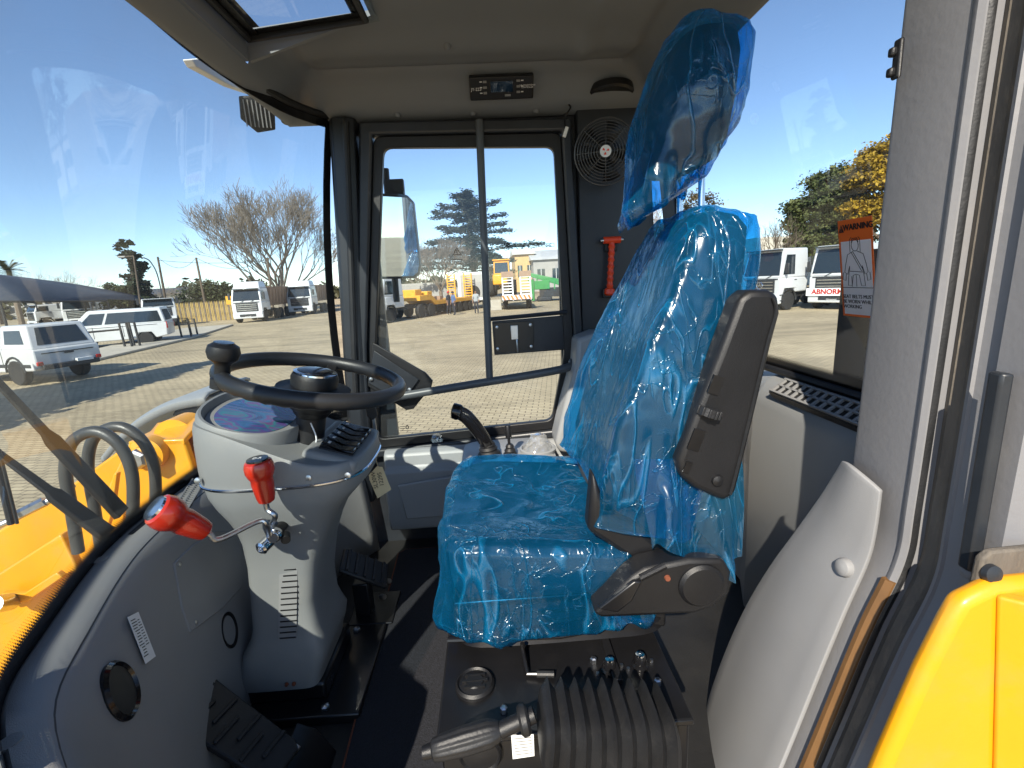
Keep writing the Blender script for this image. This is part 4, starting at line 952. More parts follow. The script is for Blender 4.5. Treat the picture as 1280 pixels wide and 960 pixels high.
# suction disc
q = AY(545, 553, 1.80); tag(MB().lathe([(.024, 0), (.022, .004), (.009, .010), (.008, .016), (.002, .017)], (q.x, 1.838, q.z+.002), (0, -1, .2), 22).build('suction_hook', bagm), 'clear suction disc at the foot of the door glass', 'suction cup')
# ================================================================== fan and hammer on the rear post
fc = AY(757, 190, 1.765)
fan = thing('cab_fan', 'small black caged fan with a red and white badge on the dark post', 'fan', fc)
fn = Vector((-.22, -.95, -.10)).normalized(); fx, fy, _ = frame(fn, (0, 0, 1)); Mf = basis(fc, -fy, fx, fn)
for rr_ in [.020+.0095*k for k in range(10)]:
    hgt = .024*(1-(rr_/.108)**2.2)
    P(MB().tube([Mf @ Vector((rr_*cos(a), rr_*sin(a), hgt)) for a in [2*pi*i/44 for i in range(44)]], .0017 if rr_ < .1 else .0032, 6, closed=True), 'cage_ring', M_cage, fan)
for k in range(8):
    a = 2*pi*k/8; P(MB().tube([Mf @ Vector((r*cos(a), r*sin(a), .023*(1-(r/.108)**2.2)-.001)) for r in (.015, .04, .07, .108)], .0015, 5), 'cage_spoke', M_cage, fan)
P(MB().loft([[Mf @ Vector((r*cos(2*pi*k/40), r*sin(2*pi*k/40), h)) for k in range(40)] for r, h in ((.030, -.012), (.045, -.030), (.05, -.048), (.045, -.065))]), 'housing', M_black, fan)
for k in range(5):
    a0 = 2*pi*k/5; mb = MB()
    mb.loft([[Mf @ Vector((r*cos(a0+w_), r*sin(a0+w_), -.016+z)) for w_, z in ((-.42, -.012), (-.1, .002), (.25, .010))] for r in (.022, .06, .096)], cap=(False, False), closed=False)
    P(mb, 'blade', M_black, fan, solid=.002)
P(disc([(.019, .018), (.019, .026), (.002, .027)], Mf, 24), 'badge_disc', M_paper, fan)
mb = MB()
for k in range(3):
    a = 2*pi*k/3+.3; mb.add([Mf @ Vector((r*cos(a+w_), r*sin(a+w_), .0278)) for r, w_ in ((.002, 0), (.011, -.35), (.013, .0), (.011, .45))], [(0, 1, 2, 3)])
P(mb, 'badge_emblem', M_redham, fan, ang=0)
P(MB().tube(spline([fc+Vector((.01, .04, .0)), fc+Vector((.06, .06, .02)), fc+Vector((.075, .09, .01))], 6), .010, 10), 'bracket', M_frame, fan)
P(MB().box(fc+Vector((.075, .083, .01)), (.04, .012, .06)), 'bracket_plate', M_frame, fan, bevel=.003)
q0 = AY(713, 135, 1.80); q1 = AY(707, 165, 1.79)
wr = thing('wire_connector', 'short black wire with a pale plug dangling from the roof lining', 'wire', q0)
P(MB().tube(spline([q0+Vector((.0, .03, .02)), q0, q0+Vector((-.02, 0, -.03)), q1+EZ*.012], 6), .003, 8), 'wire', M_black, wr)
P(MB().box((0, 0, 0), (.012, .010, .034), Matrix.Translation(q1) @ Matrix.Rotation(rad(20), 4, 'Y')), 'plug', M_paper, wr, bevel=.002)
h0, h1 = AY(765, 300, 1.815), AY(762, 365, 1.815)
hm = thing('emergency_hammer', 'orange red emergency hammer clipped to the dark rear post', 'hammer', h1)
P(MB().cyl(h0+Vector((-.032, 0, .0)), h0+Vector((.032, 0, .0)), .0125, 16), 'hammer_head', M_redham, hm, bevel=.002)
for sx in (-1, 1): P(MB().lathe([(.009, 0), (.003, .012)], h0+Vector((sx*.031, 0, 0)), (sx, 0, 0), 12), 'steel_tip', M_steel, hm)
hd = h1-h0; P(MB().tube([h0+hd*(k/24) for k in range(25)], [.0105+(.0025 if k % 3 == 0 else -.0005) for k in range(25)], 14), 'handle', M_redham, hm)
P(MB().lathe([(.014, 0), (.020, .006), (.018, .022), (.012, .028)], h1+Vector((0, 0, -.012)), (0, 0, 1), 18), 'handle_end', M_redham, hm)
P(MB().box(h1+Vector((0, .014, -.004)), (.05, .024, .035)), 'holder', M_black, hm, bevel=.003)
P(MB().box(h0+Vector((0, .018, -.02)), (.045, .014, .04)), 'clip', M_black, hm, bevel=.003)
# ================================================================== warning decal on the rear glass
wl = [Vector((.712, .962, 1.123)), Vector((.712, .838, 1.123)), Vector((.742, .838, .935)), Vector((.742, .962, .935))]
c = sum(wl, Vector())/4; ux = (wl[1]-wl[0]).normalized(); uy = (wl[0]-wl[3]).normalized(); un = ux.cross(uy)
ws_ = thing('warning_decal', 'orange bordered warning decal about seat belts on the rear glass', 'sticker', c)
c = AX(1071, 336, .706); Mdc = basis(c, ux, uy, un); W2, H2 = .052, .094
W2 = .043
P(MB().box((0, 0, 0), (2*W2, 2*H2, .001), Mdc), 'border', M_worange, ws_)
P(MB().box((.001, -.018, .0009), (2*W2-.010, 2*H2-.045, .0008), Mdc), 'field', M_decal, ws_)
T = lambda x, y: Mdc @ Matrix.Translation((x, y, .0016))
text('WARNING', .0155, T(.009, .079), M_ink, parent=ws_, ext=.0003, bold=.0004)
mb = MB(); mb.add([Mdc @ Vector(p) for p in ((-.041, .071, .0014), (-.026, .071, .0014), (-.0335, .086, .0014))], [(0, 1, 2)]); P(mb, 'alert_triangle', M_ink, ws_, ang=0)
text('!', .011, T(-.0335, .077) @ Matrix.Translation((0, 0, .0002)), M_worange, parent=ws_, ext=.0001)
text('SEAT BELTS MUST\nBE WORN WHILE\nWORKING', .0100, T(-.039, -.064), M_ink, parent=ws_, ext=.0003, align='LEFT')
def ln(pts, r=.0007, closed=False): return [Mdc @ Vector((x, y, .0016)) for x, y in pts]
mb = MB()
def dr(pts, closed=False): mb.tube(ln(pts), .0006, 4, closed=closed)
dr([(-.038, -.036), (.040, -.036)])
dr([(.009*cos(a), .045+.011*sin(a)) for a in [2*pi*i/14 for i in range(14)]], True)
dr([(-.009, .050), (-.006, .058), (.006, .058), (.009, .050)]); dr([(-.013, .032), (-.013, .056), (-.009, .060)]); dr([(.013, .032), (.013, .056), (.009, .060)])
dr([(-.005, .034), (-.020, .028), (-.026, .010), (-.030, -.006), (-.022, -.010), (-.016, .006)]); dr([(.005, .034), (.020, .028), (.026, .010), (.030, -.006), (.022, -.010), (.016, .006)])
dr([(-.010, .032), (.014, -.004)]); dr([(-.006, .033), (.018, -.002)]); dr([(-.016, -.004), (.017, -.006)])
dr([(-.016, .004), (-.020, -.014), (-.022, -.032), (-.012, -.032), (-.008, -.012), (0, -.010), (.008, -.012), (.012, -.032), (.022, -.032), (.020, -.014), (.016, .004)])
dr([(-.034, -.006), (-.036, -.020), (-.028, -.022), (-.026, -.008)]); dr([(.034, -.006), (.036, -.020), (.028, -.022), (.026, -.008)]); dr([(-.012, -.034), (-.012, -.014)]); dr([(.0, -.034), (.0, -.012)])
P(mb, 'seated_figure_drawing', M_ink, ws_, ang=0)
# ================================================================== outside the cab: rear mudguard, mirror, lamp, stack
fend = thing('rear_mudguard', 'bright yellow rear mudguard panel outside the cab door post', 'mudguard', (.58, .42, 0))
fp = [(p.x, p.z) for p in [AY(*q, .455) for q in ((1228, 742), (1204, 754), (1188, 782), (1156, 845), (1106, 958), (1076, 1030), (1500, 1080), (1500, 700), (1300, 726), (1250, 731))]]
P(MB().prism([(x, .455, z) for x, z in fp], (0, .025, 0)), 'panel', M_yellow, fend, bevel=.012, seg=4)
fp2 = [(p.x, p.z) for p in [AY(*q, .44) for q in ((1262, 750), (1240, 960), (1235, 1080), (1500, 1080), (1500, 730))]]
fA, fB = AY(1246, 745, .452), AY(1238, 1080, .452); fC, fD = fA+Vector((.16, -.13, .0)), fB+Vector((.16, -.13, 0))
P(MB().prism([fA, fC, fD, fB], Vector((.012, .012, 0))), 'outer_flare', M_yellow, fend, bevel=.004)
tb = [AY(*q, .472) for q in ((1218, 742), (1228, 700), (1240, 690), (1300, 684), (1300, 735))]
P(MB().sheet(tb, .010, (0, 1, 0)), 'rubber_flap', M_seal, fend, bevel=.003)
P(MB().lathe([(.011, 0), (.010, .006), (.003, .008)], AY(1237, 716, .47), (0, -1, .2), 18), 'bolt', M_frame, fend)
mr_ = [AY(*p, 2.12) for p in ((470, 247), (508, 247), (515, 254), (523, 330), (521, 340), (516, 345), (470, 346))]
mirror = thing('door_mirror', 'tall black framed rear view mirror outside the far door glass', 'mirror', mr_[5])
cm = sum(mr_, Vector())/len(mr_)
def yawp(p, k): return Vector((p.x, p.y+(p.x-cm.x)*k-(p.z-cm.z)*.05, p.z))
KM = .36
P(MB().prism([yawp(cm+(p-cm)*1.07, KM) for p in mr_], (0, .05, 0)), 'mirror_housing', M_black, mirror, bevel=.006)
P(MB().prism([yawp(p, KM)+Vector((0, -.003, 0)) for p in mr_], (0, .002, 0)), 'mirror_glass', M_mirror, mirror)
P(MB().tube([cm+Vector((-.05, .05, .30)), cm+Vector((-.06, .05, -.25))], .014, 10).box(cm+Vector((-.02, .05, .21)), (.08, .03, .09)), 'mirror_arm', M_black, mirror, bevel=.003)
lc = AX(322, 142, -.93)
wlp = thing('work_lamp', 'black work lamp hanging from a white bracket outside the windshield', 'lamp', lc)
lc = AX(322, 142, -.80); lz = Vector((.35, -.85, -.35)).normalized(); lx, ly, _ = frame(lz, (0, 0, 1)); Ml = basis(lc, -ly, lx, lz)
hexa = [(-.052, .050), (.035, .062), (.060, .030), (.052, -.048), (-.010, -.062), (-.058, -.020)]
P(MB().loft([[Ml @ Vector((x*s_, y*s_, z)) for x, y in hexa] for s_, z in ((.55, -.06), (.9, -.045), (1, 0), (1, .012), (.92, .014))]), 'lamp_housing', M_black, wlp, bevel=.004)
for k in range(7): P(MB().box((-.04+k*.013, 0, .014), (.004, .085, .008), Ml), 'cooling_fin', M_dash, wlp)
P(MB().sheet([AX(*p, -.86) for p in ((240, 74), (262, 72), (330, 108), (336, 118), (325, 120), (290, 108), (246, 84))], .03, (-1, 0, 0)), 'bracket', M_paper, wlp, bevel=.003)
st = AX(1072, 470, 1.15)
stk = thing('exhaust_stack', 'black exhaust pipe rising behind the rear window', 'exhaust', (1.15, 1.43, .6))
P(MB().cyl((1.15, 1.43, .10), (1.15, 1.43, 1.08), .075, 36), 'pipe', M_stack, stk)
P(MB().lathe([(.16, 0), (.16, .02), (.14, .03), (.08, .035)], (1.15, 1.43, .62), (0, 0, 1), 36), 'collar', M_stack, stk)
hood = tag(MB().box((1.42, 1.2, -.15), (1.15, 1.3, .6)).build('engine_hood', M_yellow, bevel=.03), 'yellow engine hood low behind the rear window sill', 'engine hood')
# front of the machine seen through the windscreen
bm_ = thing('loader_boom', 'yellow loader boom and front frame seen through the windshield', 'loader boom', (-1.3, 1.4, GZ))
def plate(px, y, t, name, m=M_yellow, **k): return P(MB().sheet([AY(*p, y) for p in px], t, (0, 1, 0)), name, m, bm_, **k)
plate([(232, 548), (256, 518), (400, 510), (420, 640), (250, 720), (205, 700)], 1.72, .05, 'far_tower_plate', bevel=.006)
plate([(160, 556), (168, 552), (226, 549), (231, 556), (248, 606), (262, 700), (90, 760), (120, 640)], 1.58, .03, 'tower_plate', bevel=.006)
fl = [AY(160, 552, 1.58), AY(230, 549, 1.58), AY(256, 520, 1.78), AY(196, 528, 1.80), AY(188, 540, 1.78)]
P(MB().sheet(fl, -.02, (0, 0, 1)), 'top_flange', M_yellow, bm_, bevel=.004)
P(MB().lathe([(.075, -.1), (.075, .0)], AY(205, 545, 1.67)+Vector((0, .05, -.03)), (0, -1, 0), 32), 'cross_tube', M_yellow, bm_)
bq = AY(186, 567, 1.56)
P(MB().lathe([(.055, .03), (.055, -.015), (.036, -.02), (.036, -.045), (.030, -.05), (.002, -.05)], bq, (0, 1, 0), 28), 'pin_boss', M_yellow, bm_)
P(MB().lathe([(.034, -.045), (.034, -.062), (.026, -.068), (.002, -.069)], bq, (0, 1, 0), 6), 'pin_nut', M_steel, bm_)
plate([(150, 562), (100, 598), (60, 626), (0, 662), (-120, 735), (-200, 1100), (140, 900), (230, 640)], 1.64, .10, 'boom_arm', bevel=.008)
plate([(75, 668), (0, 716), (-100, 790), (-100, 1100), (30, 1000), (120, 760)], 1.40, .03, 'boom_side_plate', bevel=.006)
plate([(128, 640), (142, 592), (146, 592), (140, 640), (125, 690)], 1.52, .02, 'rib_plate', bevel=.003)
plate([(0, 742), (30, 742), (70, 716), (78, 722), (34, 752), (0, 760)], 1.36, .02, 'gusset', bevel=.004)
P(MB().cyl(AY(-10, 756, 1.28), AY(14, 752, 1.36), .025, 18), 'pin', M_steel, bm_)
P(MB().box((-1.9, 1.2, -.35), (1.8, .9, .5)), 'front_frame', M_yellow, bm_, bevel=.02)
mg = thing('front_mudguard', 'grey plastic front mudguard beyond the yellow boom', 'mudguard', (-1.6, 2.4, GZ))
g0 = [AY(*p, 2.25) for p in ((258, 520), (256, 498), (215, 506), (178, 524), (150, 546), (128, 572))]
mb = MB(); mb.loft([[p+Vector((0, dy, dz)) for p in spline(g0[1:], 5)] for dy, dz in ((-.0, -.03), (.0, 0), (.04, .015), (.40, .015), (.44, 0))], cap=(False, False), closed=False)
P(mb, 'arch', M_panel, mg, solid=.015)
P(MB().prism([AY(*p, 2.255) for p in ((258, 524), (256, 498), (222, 507), (214, 520))], (0, .43, 0)), 'rear_face', M_black, mg, bevel=.008)
for dy in (0, .075):
    pts = [AY(p[0]+(28 if dy else 0), p[1]-(6 if dy else 0), 1.22+dy) for p in ((98, 690), (90, 640), (82, 590), (88, 556), (108, 541), (130, 542), (152, 560), (165, 592), (166, 640), (160, 700), (150, 760))]
    hp_ = tag(MB().tube(spline(pts, 6), .0145, 14).build('hydraulic_hose', M_hose), ['thick black hydraulic hose arching over the yellow boom, the one beside the wiper arms', 'thick black hydraulic hose arching over the yellow boom, the one beside the pin nut'][dy > 0], 'hose', 'hydraulic hoses over the boom')
ga, gb = AY(0, 655, 1.18), AY(60, 625, 1.22)
gh = thing('grease_line', 'silver braided line with fittings lying along the yellow boom', 'hose', ga)
P(MB().tube([AY(-20, 665, 1.17), AY(20, 648, 1.19), AY(58, 628, 1.22), AY(92, 606, 1.25)], .008, 10), 'line', M_steel, gh)
for t in (.35, .55, .8): P(MB().lathe([(.013, -.015), (.013, .015)], ga.lerp(gb, t), gb-ga, 6), 'fitting', M_steel, gh)
def wiper(a, b, c, name, label):
    w_ = thing(name, label, 'wiper', b, 'windshield wipers'); x, y, z = frame(b-a, (1, 0, 0))
    P(MB().loft([[p+x*(dx*s_)+y*(dy*s_) for dx, dy in ((-.004, -.014), (.006, -.012), (.006, .012), (-.004, .014))] for p, s_ in ((a, .55), (a.lerp(b, .45), .75), (a.lerp(b, .5), 1.15), (b, 1.35))]), 'arm', M_black, w_, bevel=.002)
    if c: P(MB().tube([a+Vector((0, 0, .0)), c], .006, 8).tube([a.lerp(c, .0)+Vector((.01, 0, -.0)), c+Vector((.012, 0, 0))], .003, 6), 'blade', M_rubber, w_)
    return w_
wiper(AY(-40, 438, .93), AY(152, 642, 1.05), None, 'wiper_arm', 'long black wiper arm slanting across the windshield above its shorter neighbour')
wiper(AY(-8, 562, .92), AY(135, 668, 1.00), AY(14, 655, .93), 'wiper_arm', 'lower black wiper arm carrying a short upright blade')
# ================================================================== yard: ground
def paver():
    m, nt, b = newmat('sandy_brick_paving'); L = nt.links.new
    tc = nt.nodes.new('ShaderNodeTexCoord'); mp = nt.nodes.new('ShaderNodeMapping'); mp.inputs['Rotation'].default_value = (0, 0, rad(8)); L(tc.outputs['Object'], mp.inputs[0])
    br = nt.nodes.new('ShaderNodeTexBrick'); br.inputs['Scale'].default_value = 1; br.inputs['Brick Width'].default_value = .23; br.inputs['Row Height'].default_value = .115; br.inputs['Mortar Size'].default_value = .009; br.inputs['Mortar Smooth'].default_value = .3
    br.inputs['Color1'].default_value = (.54, .44, .285, 1); br.inputs['Color2'].default_value = (.45, .365, .235, 1); br.inputs['Mortar'].default_value = (.15, .115, .075, 1); L(mp.outputs[0], br.inputs[0])
    nz = nt.nodes.new('ShaderNodeTexNoise'); nz.inputs['Scale'].default_value = .35; nz.inputs['Detail'].default_value = 8; nz.inputs['Roughness'].default_value = .65; L(tc.outputs['Object'], nz.inputs[0])
    mr = nt.nodes.new('ShaderNodeMapRange'); mr.inputs[1].default_value = .3; mr.inputs[2].default_value = .7; mr.inputs[3].default_value = .70; mr.inputs[4].default_value = 1.2; L(nz.outputs[0], mr.inputs[0])
    mx = nt.nodes.new('ShaderNodeMix'); mx.data_type = 'RGBA'; mx.blend_type = 'MULTIPLY'; mx.inputs[0].default_value = 1; L(br.outputs[0], mx.inputs[6]); L(mr.outputs[0], mx.inputs[7])
    w2 = nt.nodes.new('ShaderNodeTexBrick'); w2.inputs['Scale'].default_value = 1; w2.inputs['Brick Width'].default_value = 3.2; w2.inputs['Row Height'].default_value = 1.6; w2.inputs['Mortar Size'].default_value = .05; w2.inputs['Mortar Smooth'].default_value = 1
    w2.inputs['Color1'].default_value = (1, 1, 1, 1); w2.inputs['Color2'].default_value = (.93, .93, .93, 1); w2.inputs['Mortar'].default_value = (.86, .85, .83, 1); L(mp.outputs[0], w2.inputs[0])
    m3 = nt.nodes.new('ShaderNodeMix'); m3.data_type = 'RGBA'; m3.blend_type = 'MULTIPLY'; m3.inputs[0].default_value = .6; L(mx.outputs[2], m3.inputs[6]); L(w2.outputs[0], m3.inputs[7])
    mp3 = nt.nodes.new('ShaderNodeMapping'); mp3.inputs['Scale'].default_value = (.06, 1.1, 1); mp3.inputs['Rotation'].default_value = (0, 0, rad(-14)); L(tc.outputs['Object'], mp3.inputs[0])
    n4 = nt.nodes.new('ShaderNodeTexNoise'); n4.inputs['Scale'].default_value = 1; n4.inputs['Detail'].default_value = 6; L(mp3.outputs[0], n4.inputs[0])
    r4 = nt.nodes.new('ShaderNodeMapRange'); r4.inputs[1].default_value = .55; r4.inputs[2].default_value = .75; r4.inputs[3].default_value = 1; r4.inputs[4].default_value = .62; L(n4.outputs[0], r4.inputs[0])
    m4 = nt.nodes.new('ShaderNodeMix'); m4.data_type = 'RGBA'; m4.blend_type = 'MULTIPLY'; m4.inputs[0].default_value = 1; L(m3.outputs[2], m4.inputs[6]); L(r4.outputs[0], m4.inputs[7])
    L(m4.outputs[2], b.inputs['Base Color']); b.inputs['Roughness'].default_value = .8; b.inputs['Specular IOR Level'].default_value = .25
    bp = nt.nodes.new('ShaderNodeBump'); bp.inputs['Strength'].default_value = .6; bp.inputs['Distance'].default_value = .01; L(br.outputs[1], bp.inputs['Height']); bp.invert = True; L(bp.outputs[0], b.inputs['Normal'])
    return m
struct(MB().add([(-1500, -1500, GZ), (1500, -1500, GZ), (1500, 1500, GZ), (-1500, 1500, GZ)], [(0, 1, 2, 3)]).build('ground', paver(), ang=0))
M_conc = mat('pale_concrete', (.42, .38, .31), .85, bump=.3, bscale=30, var=.15, vscale=1.5)
M_white = mat('white_vehicle_paint', (.60, .61, .615), .3, var=.05, vscale=2, coat=.4, dirt=.12, dirtcol=(.5,.45,.38))
M_vgl = mat('vehicle_window_glass', (.02, .028, .034), .06, spec=.8, var=.1)
M_tyre = mat('tyre_rubber', (.022, .021, .02), .85, var=.2, vscale=6)
M_rimal = mat('alloy_rim', (.6, .6, .6), .3, metal=.8, var=.1)
M_grill = mat('dark_grille', (.03, .032, .034), .5, var=.2)
M_chas = mat('chassis_dark', (.03, .03, .03), .7, var=.3)
M_lamp = mat('lamp_lens', (.7, .72, .74), .1, spec=.8, var=.05)
M_redl = mat('red_lens', (.45, .02, .015), .15, var=.1)
M_trail = mat('trailer_yellow', (.75, .36, .03), .5, var=.15, vscale=3, dirt=.3, dirtcol=(.3,.2,.1))
M_rust = mat('brown_tipper_steel', (.30, .19, .125), .7, var=.2, vscale=2)
M_orred = mat('chevron_orange', (.75, .20, .05), .5, var=.1)
M_green = mat('green_machine_paint', (.045, .24, .07), .4, var=.12, vscale=2)
M_net = mat('slate_shade_net', (.05, .065, .095), .85, var=.1, vscale=1)
M_bark = mat('bark', (.17, .13, .095), .9, var=.3, vscale=4)
M_barkg = mat('grey_bark', (.26, .215, .165), .9, var=.25, vscale=3)
M_wood = mat('pole_timber', (.12, .09, .065), .9, var=.2, vscale=5)
M_wallo = mat('ochre_wall', (.55, .36, .16), .8, var=.08, vscale=1)
M_wallg = mat('grey_render', (.33, .32, .30), .85, var=.1, vscale=1)
M_wallw = mat('cream_wall', (.62, .58, .50), .85, var=.08, vscale=1)
M_roofw = mat('pale_roof_sheet', (.55, .54, .50), .5, var=.1, vscale=1)
M_cyan = mat('cyan_paint', (.02, .40, .50), .4, var=.1)

isl = [G(*p) for p in ((108, 442), (228, 412), (292, 407), (240, 424), (120, 452))]
struct(MB().prism([(p.x, p.y, GZ+.004) for p in isl], (0, 0, .12)).build('pavement', M_conc, bevel=.03))

# ------------------------------------------------------------------ vehicles (forward = +X, origin on the ground)
def place(t, px, py, heading, dz=0, at_xy=None):
    g = G(px, py) if at_xy is None else Vector((*at_xy, GZ)); t.location = (g.x, g.y, GZ+dz); t.rotation_euler = (0, 0, math.atan2(heading[1], heading[0])); return t
def wheelv(t, x, y, r, w_=.24, rim=M_rimal, spokes=0):
    sg = 1 if y > 0 else -1
    wt = MB().lathe([(r*.62, -w_/2), (r*.93, -w_/2), (r, -w_*.35), (r, w_*.35), (r*.93, w_/2), (r*.62, w_/2)], (x, y, r), (0, sg, 0), 26).build('wheel', M_tyre, t)
    MB().lathe([(r*.63, -w_*.4), (r*.63, w_*.42), (r*.55, w_*.40), (r*.5, w_*.22), (r*.2, w_*.3), (.02, w_*.32)], (x, y, r), (0, sg, 0), 20).build('rim', rim, wt)
    if spokes:
        mb = MB()
        for k in range(spokes):
            a = 2*pi*k/spokes; mb.tube([(x+r*.12*cos(a), y+sg*w_*.40, r+r*.12*sin(a)), (x+r*.58*cos(a), y+sg*w_*.40, r+r*.58*sin(a))], .022, 5)
        mb.build('rim_spoke', rim, wt)
    return wt
class GH:
    "tapered glasshouse: base rectangle to top rectangle"
    def __init__(s, x0, x1, w0, z0, X0, X1, w1, z1): s.a = (x0, x1, w0, z0, X0, X1, w1, z1)
    def c(s, u, q, v):
        x0, x1, w0, z0, X0, X1, w1, z1 = s.a
        return Vector((lerp(lerp(x0, x1, u), lerp(X0, X1, u), v), q*lerp(w0, w1, v)/2, lerp(z0, z1, v)))
    def body(s, name, m, t, bevel=.06):
        return MB().loft([[s.c(0, -1, v), s.c(1, -1, v), s.c(1, 1, v), s.c(0, 1, v)] for v in (0, 1)]).build(name, m, t, bevel=bevel, seg=3)
    def pane(s, t, f, pts, m=None, name='window', lift=.012):
        if f in ('l', 'r'):
            sg = 1 if f == 'l' else -1; P_ = [s.c(u, sg, v) for u, v in pts]; n = Vector((0, sg, .05))
        elif f == 'f': P_ = [s.c(1, q, v) for q, v in pts]; n = Vector((1, 0, .1))
        else: P_ = [s.c(0, q, v) for q, v in pts]; n = Vector((-1, 0, .1))
        n.normalize(); return MB().prism([p-n*.01 for p in P_], n*(lift+.01)).build(name, m or M_vgl, t, bevel=.006)
def sidebody(t, prof, w_, name, m, bevel=.05):
    return MB().prism([(x, -w_/2, z) for x, z in prof], (0, w_, 0)).build(name, m, t, bevel=bevel, seg=3)

# pickup with canopy
pk = thing('pickup_truck', 'white double cab pickup with rear canopy parked on the paving', 'pickup')
sidebody(pk, [(-2.55, .55), (-2.58, .80), (-2.55, 1.12), (1.05, 1.12), (1.2, 1.08), (2.35, .98), (2.5, .75), (2.5, .42), (2.05, .40), (1.85, .72), (1.35, .72), (1.15, .40), (-1.05, .40), (-1.25, .74), (-1.75, .74), (-1.95, .44), (-2.4, .46)], 1.80, 'body', M_white)
g = GH(-2.50, -.95, 1.76, 1.10, -2.22, -.98, 1.52, 1.86); g.body('canopy', M_white, pk)
g.pane(pk, 'b', [(-.80, .18), (.80, .18), (.72, .88), (-.72, .88)]); g.pane(pk, 'l', [(.20, .25), (.85, .25), (.85, .80), (.24, .80)]); g.pane(pk, 'r', [(.20, .25), (.85, .25), (.85, .80), (.24, .80)])
g = GH(-.93, 1.25, 1.76, 1.10, -.80, .45, 1.42, 1.80); g.body('cabin', M_white, pk)
for s_ in 'lr': g.pane(pk, s_, [(.06, .12), (.40, .12), (.44, .84), (.08, .84)]); g.pane(pk, s_, [(.46, .12), (.85, .12), (.86, .84), (.50, .84)])
g.pane(pk, 'f', [(-.85, .1), (.85, .1), (.8, .9), (-.8, .9)], name='windshield')
MB().box((-2.60, 0, .56), (.16, 1.55, .16)).build('rear_bumper', M_grill, pk, bevel=.03)
MB().box((-2.585, 0, .98), (.03, 1.40, .03)).build('tailgate_seam', M_grill, pk); MB().box((-2.60, 0, .94), (.05, .25, .06)).build('tailgate_handle', M_grill, pk, bevel=.01)
MB().box((-2.62, -.35, .66), (.16, .46, .10)).build('number_plate', M_paper, pk, bevel=.005)
for y in (-.80, .80): MB().box((-2.56, y, .68), (.10, .16, .12)).build('tail_light', M_redl, pk, bevel=.02)
MB().box((0, -.905, .62), (4.6, .02, .10)).build('side_strip', M_grill, pk); MB().box((0, .905, .62), (4.6, .02, .10)).build('side_strip', M_grill, pk)
for x in (-1.5, 1.6):
    for y in (-.80, .80): wheelv(pk, x, y, .40, spokes=7)
for y in (-.903, .903):
    for x in (-.95, .12, 1.15): MB().box((x, y, .88), (.018, .012, .46)).build('door_seam', M_grill, pk)
    for x in (-.75, .30): MB().box((x, y, .98), (.18, .03, .035)).build('door_handle', M_grill, pk)
    MB().box((1.05, y*1.12, 1.18), (.10, .20, .14)).build('side_mirror', M_grill, pk, bevel=.03)
for y in (-.93, .93):
    MB().tube([(-1.5+.47*cos(pi*k/10), y*.97, .42+.47*sin(pi*k/10)) for k in range(11)], .035, 6).build('wheel_arch', M_grill, pk)
place(pk, 48, 478, (-.93, .36))
pk.location.x -= 1.2; pk.location.y += .9

# minibus
vn = thing('minibus', 'white minibus with tinted side windows parked behind the steel hoops', 'van')
sidebody(vn, [(-2.50, .45), (-2.55, 1.15), (1.75, 1.15), (2.35, .98), (2.5, .70), (2.45, .35), (1.95, .35), (1.78, .68), (1.22, .68), (1.05, .35), (-1.05, .35), (-1.22, .68), (-1.78, .68), (-1.95, .35)], 1.90, 'body', M_white)
g = GH(-2.52, 1.70, 1.88, 1.13, -2.35, .85, 1.66, 1.98); g.body('cabin', M_white, vn)
for s_ in 'lr': g.pane(vn, s_, [(.04, .12), (.66, .12), (.70, .80), (.05, .80)]); g.pane(vn, s_, [(.69, .12), (.93, .12), (.92, .80), (.73, .80)])
g.pane(vn, 'f', [(-.88, .08), (.88, .08), (.82, .92), (-.82, .92)], name='windshield'); g.pane(vn, 'b', [(-.8, .15), (.8, .15), (.75, .85), (-.75, .85)])
for y in (-.88, .88): MB().box((-2.53, y, 1.0), (.06, .12, .35)).build('tail_light', M_redl, vn, bevel=.02)
for x in (-1.5, 1.5):
    for y in (-.86, .86): wheelv(vn, x, y, .34)
for y in (-.953, .953):
    for x in (-.55, .75, 1.5): MB().box((x, y, .82), (.018, .012, .62)).build('door_seam', M_grill, vn)
    MB().box((-.1, y, 1.08), (4.0, .012, .025)).build('slide_rail', M_grill, vn); MB().box((1.45, y*1.1, 1.2), (.10, .20, .16)).build('side_mirror', M_grill, vn, bevel=.03)
place(vn, 150, 432, (-.93, -.37))

